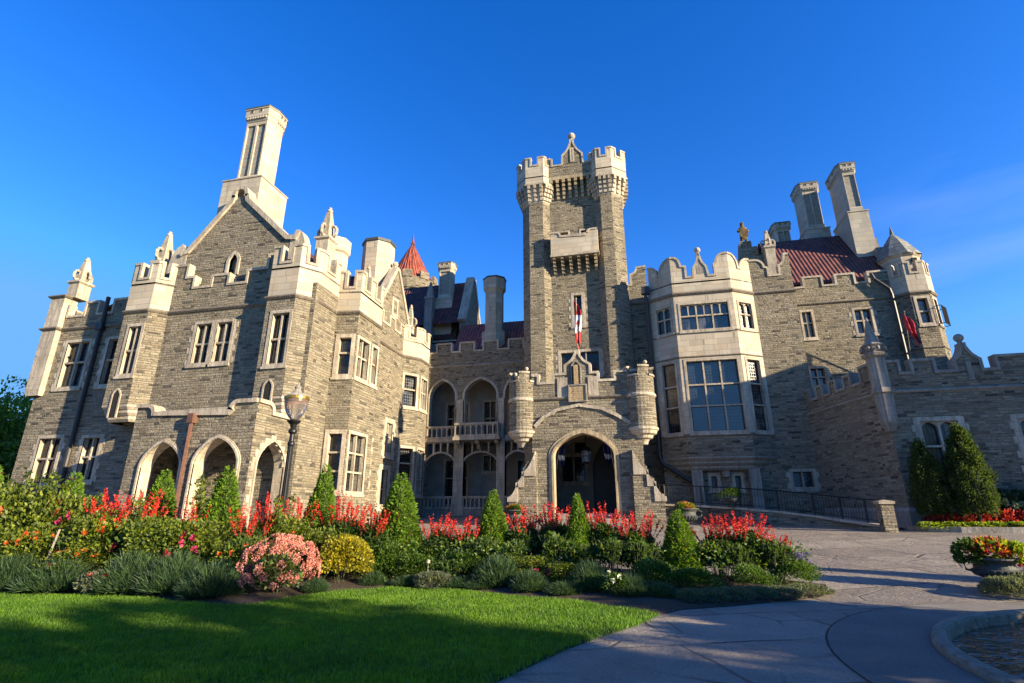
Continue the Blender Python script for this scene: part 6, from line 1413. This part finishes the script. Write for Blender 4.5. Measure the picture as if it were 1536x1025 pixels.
# ------------------------------------------------------------------ trees
def tree(x, t, h, r, label, group, crown0=.3, n=9000, leaf=.28, key='tree', z=None):
    root = thing('tree', label, 'tree', (x, t, G(max(0, t)) if z is None else z), 0, group); mb = MB(); tw = h * .022
    mb.tube([(0, 0, -.3), (.05, 0, h * .3), (0, .08, h * .6), (.1, 0, h * .9)], [tw * 1.3, tw, tw * .6, tw * .15], 0, 8); lim = []
    for k in range(16):
        a = k * 2.4; zb = h * (crown0 + .05 + .5 * k / 16); L = r * rng.uniform(.6, .95) * (1 - .45 * k / 16); tip = np.array([L * math.cos(a), L * math.sin(a), zb + h * .13]); mb.tube([(0, 0, zb), tuple(tip * np.array([.5, .5, 1]) - np.array([0, 0, h * .04])), tuple(tip)], [tw * .45, tw * .28, tw * .08], 0, 5); lim.append(tip)
    mb.build('trunk', M['bark'], root, None, False)
    cl = [l * np.array([u, u, 1]) + rng.normal(size=3) * r * .14 for l in lim for u in (.45, .8, 1.0)] + [np.array([0, 0, h * .92]), np.array([.1 * r, 0, h * .8])]
    cl = np.array(cl); m = n // len(cl); C_ = np.repeat(cl, m, 0); d = sph(len(C_)); rad = r * .30 * rng.uniform(.5, 1.0, len(C_)) ** .5
    P = C_ + d * rad[:, None] * np.array([1, 1, .75])
    link('crown', leaves('crown', P, d + rng.normal(size=d.shape) * .6, leaf, leaf * .6, LF[key]), root); return root
T_ = 'trees beyond the left end of the castle'
tree(-52, 33, 11.0, 6.0, 'dark green tree half hidden behind the far left corner of the castle', T_, .12, 12000, .35, 'tree2')
tree(-60, 38, 9.5, 6.5, 'lower tree at the left picture edge', T_, .1, 12000, .35, 'tree2')
tree(-47, 38, 8.5, 4.0, 'tree just behind the far left corner of the castle', T_, .1, 9000, .32, 'tree2')
Y_ = 'unseen garden trees placed outside the right edge for shade'  # unseen trees, placed and sized to shade the lawn and path
tree(24, -2.6, 10.2, 4.0, 'big unseen garden tree right of the viewer, placed for shade', Y_, .2, 16000, .3)
tree(27, -7.5, 11.0, 4.6, 'second big unseen garden tree behind the viewer on the right, placed for shade', Y_, .2, 12000, .3)
for x, t, h, r, lab in ((12.0, 4.8, 3.6, 1.6, 'unseen clipped tree added for shade beyond the pond, nearest'), (12.2, 6.4, 4.0, 1.5, 'unseen clipped tree added for shade beyond the pond, second'), (12.4, 7.5, 4.9, 1.2, 'unseen clipped tree added for shade beyond the pond, third and tallest'), (13.2, 12.5, 3.3, .5, 'slim unseen clipped tree added for a shadow band on the drive')):
    place('tree_egg', x, t, h, r, lab, 'unseen clipped trees added outside the right edge for shade')  # unseen shade casters, added to shadow the path, bed and drive
# ------------------------------------------------------------------ grass
def inside(px, py, poly):
    c = np.zeros(len(px), bool); j = len(poly) - 1
    for i in range(len(poly)):
        xi, yi = poly[i]; xj, yj = poly[j]
        c ^= ((yi > py) != (yj > py)) & (px < (xj - xi) * (py - yi) / (yj - yi + 1e-12) + xi); j = i
    return c
n = 420000; gx = rng.uniform(-14.5, .3, n); gy = rng.uniform(4.2, 11.3, n); k = inside(gx, gy, LAWN) & (rng.random(n) < np.clip(1.25 - .05 * gy, .4, 1)); gx, gy = gx[k] + rng.normal(size=k.sum()) * .035, gy[k] + rng.normal(size=k.sum()) * .035; n = len(gx)
hgt = (.035 + .03 * rng.random(n)) * (.8 + .4 * np.sin(gx * 2.1 + np.sin(gy * 1.7) * 2) ** 2); a = rng.uniform(0, 6.28, n); wd = .0055 + .004 * rng.random(n); ln = rng.normal(size=(n, 2)) * .018
b = np.stack([gx, gy, np.full(n, .02)], 1); s_ = np.stack([np.cos(a) * wd, np.sin(a) * wd, np.zeros(n)], 1); tp = b + np.stack([ln[:, 0], ln[:, 1], hgt], 1)
V = np.stack([b - s_, b + s_, tp], 1).reshape(-1, 3); F = np.arange(3 * n).reshape(n, 3)
me = np_mesh('grass', V, F, np.where(rng.random(n) < .5 + .45 * np.sin(gx * 1.3 + np.sin(gy * 2.1) * 1.5) * np.sin(gy * 1.9 + np.sin(gx * .9) * 2), np.where(rng.random(n) < .7, 1, 0), np.where(rng.random(n) < .6, 0, 2)), LF['grass']); go = bpy.data.objects.new('grass', me); COL.objects.link(go)
tag(go, 'short mown green grass of the lawn', 'grass'); go['kind'] = 'stuff'
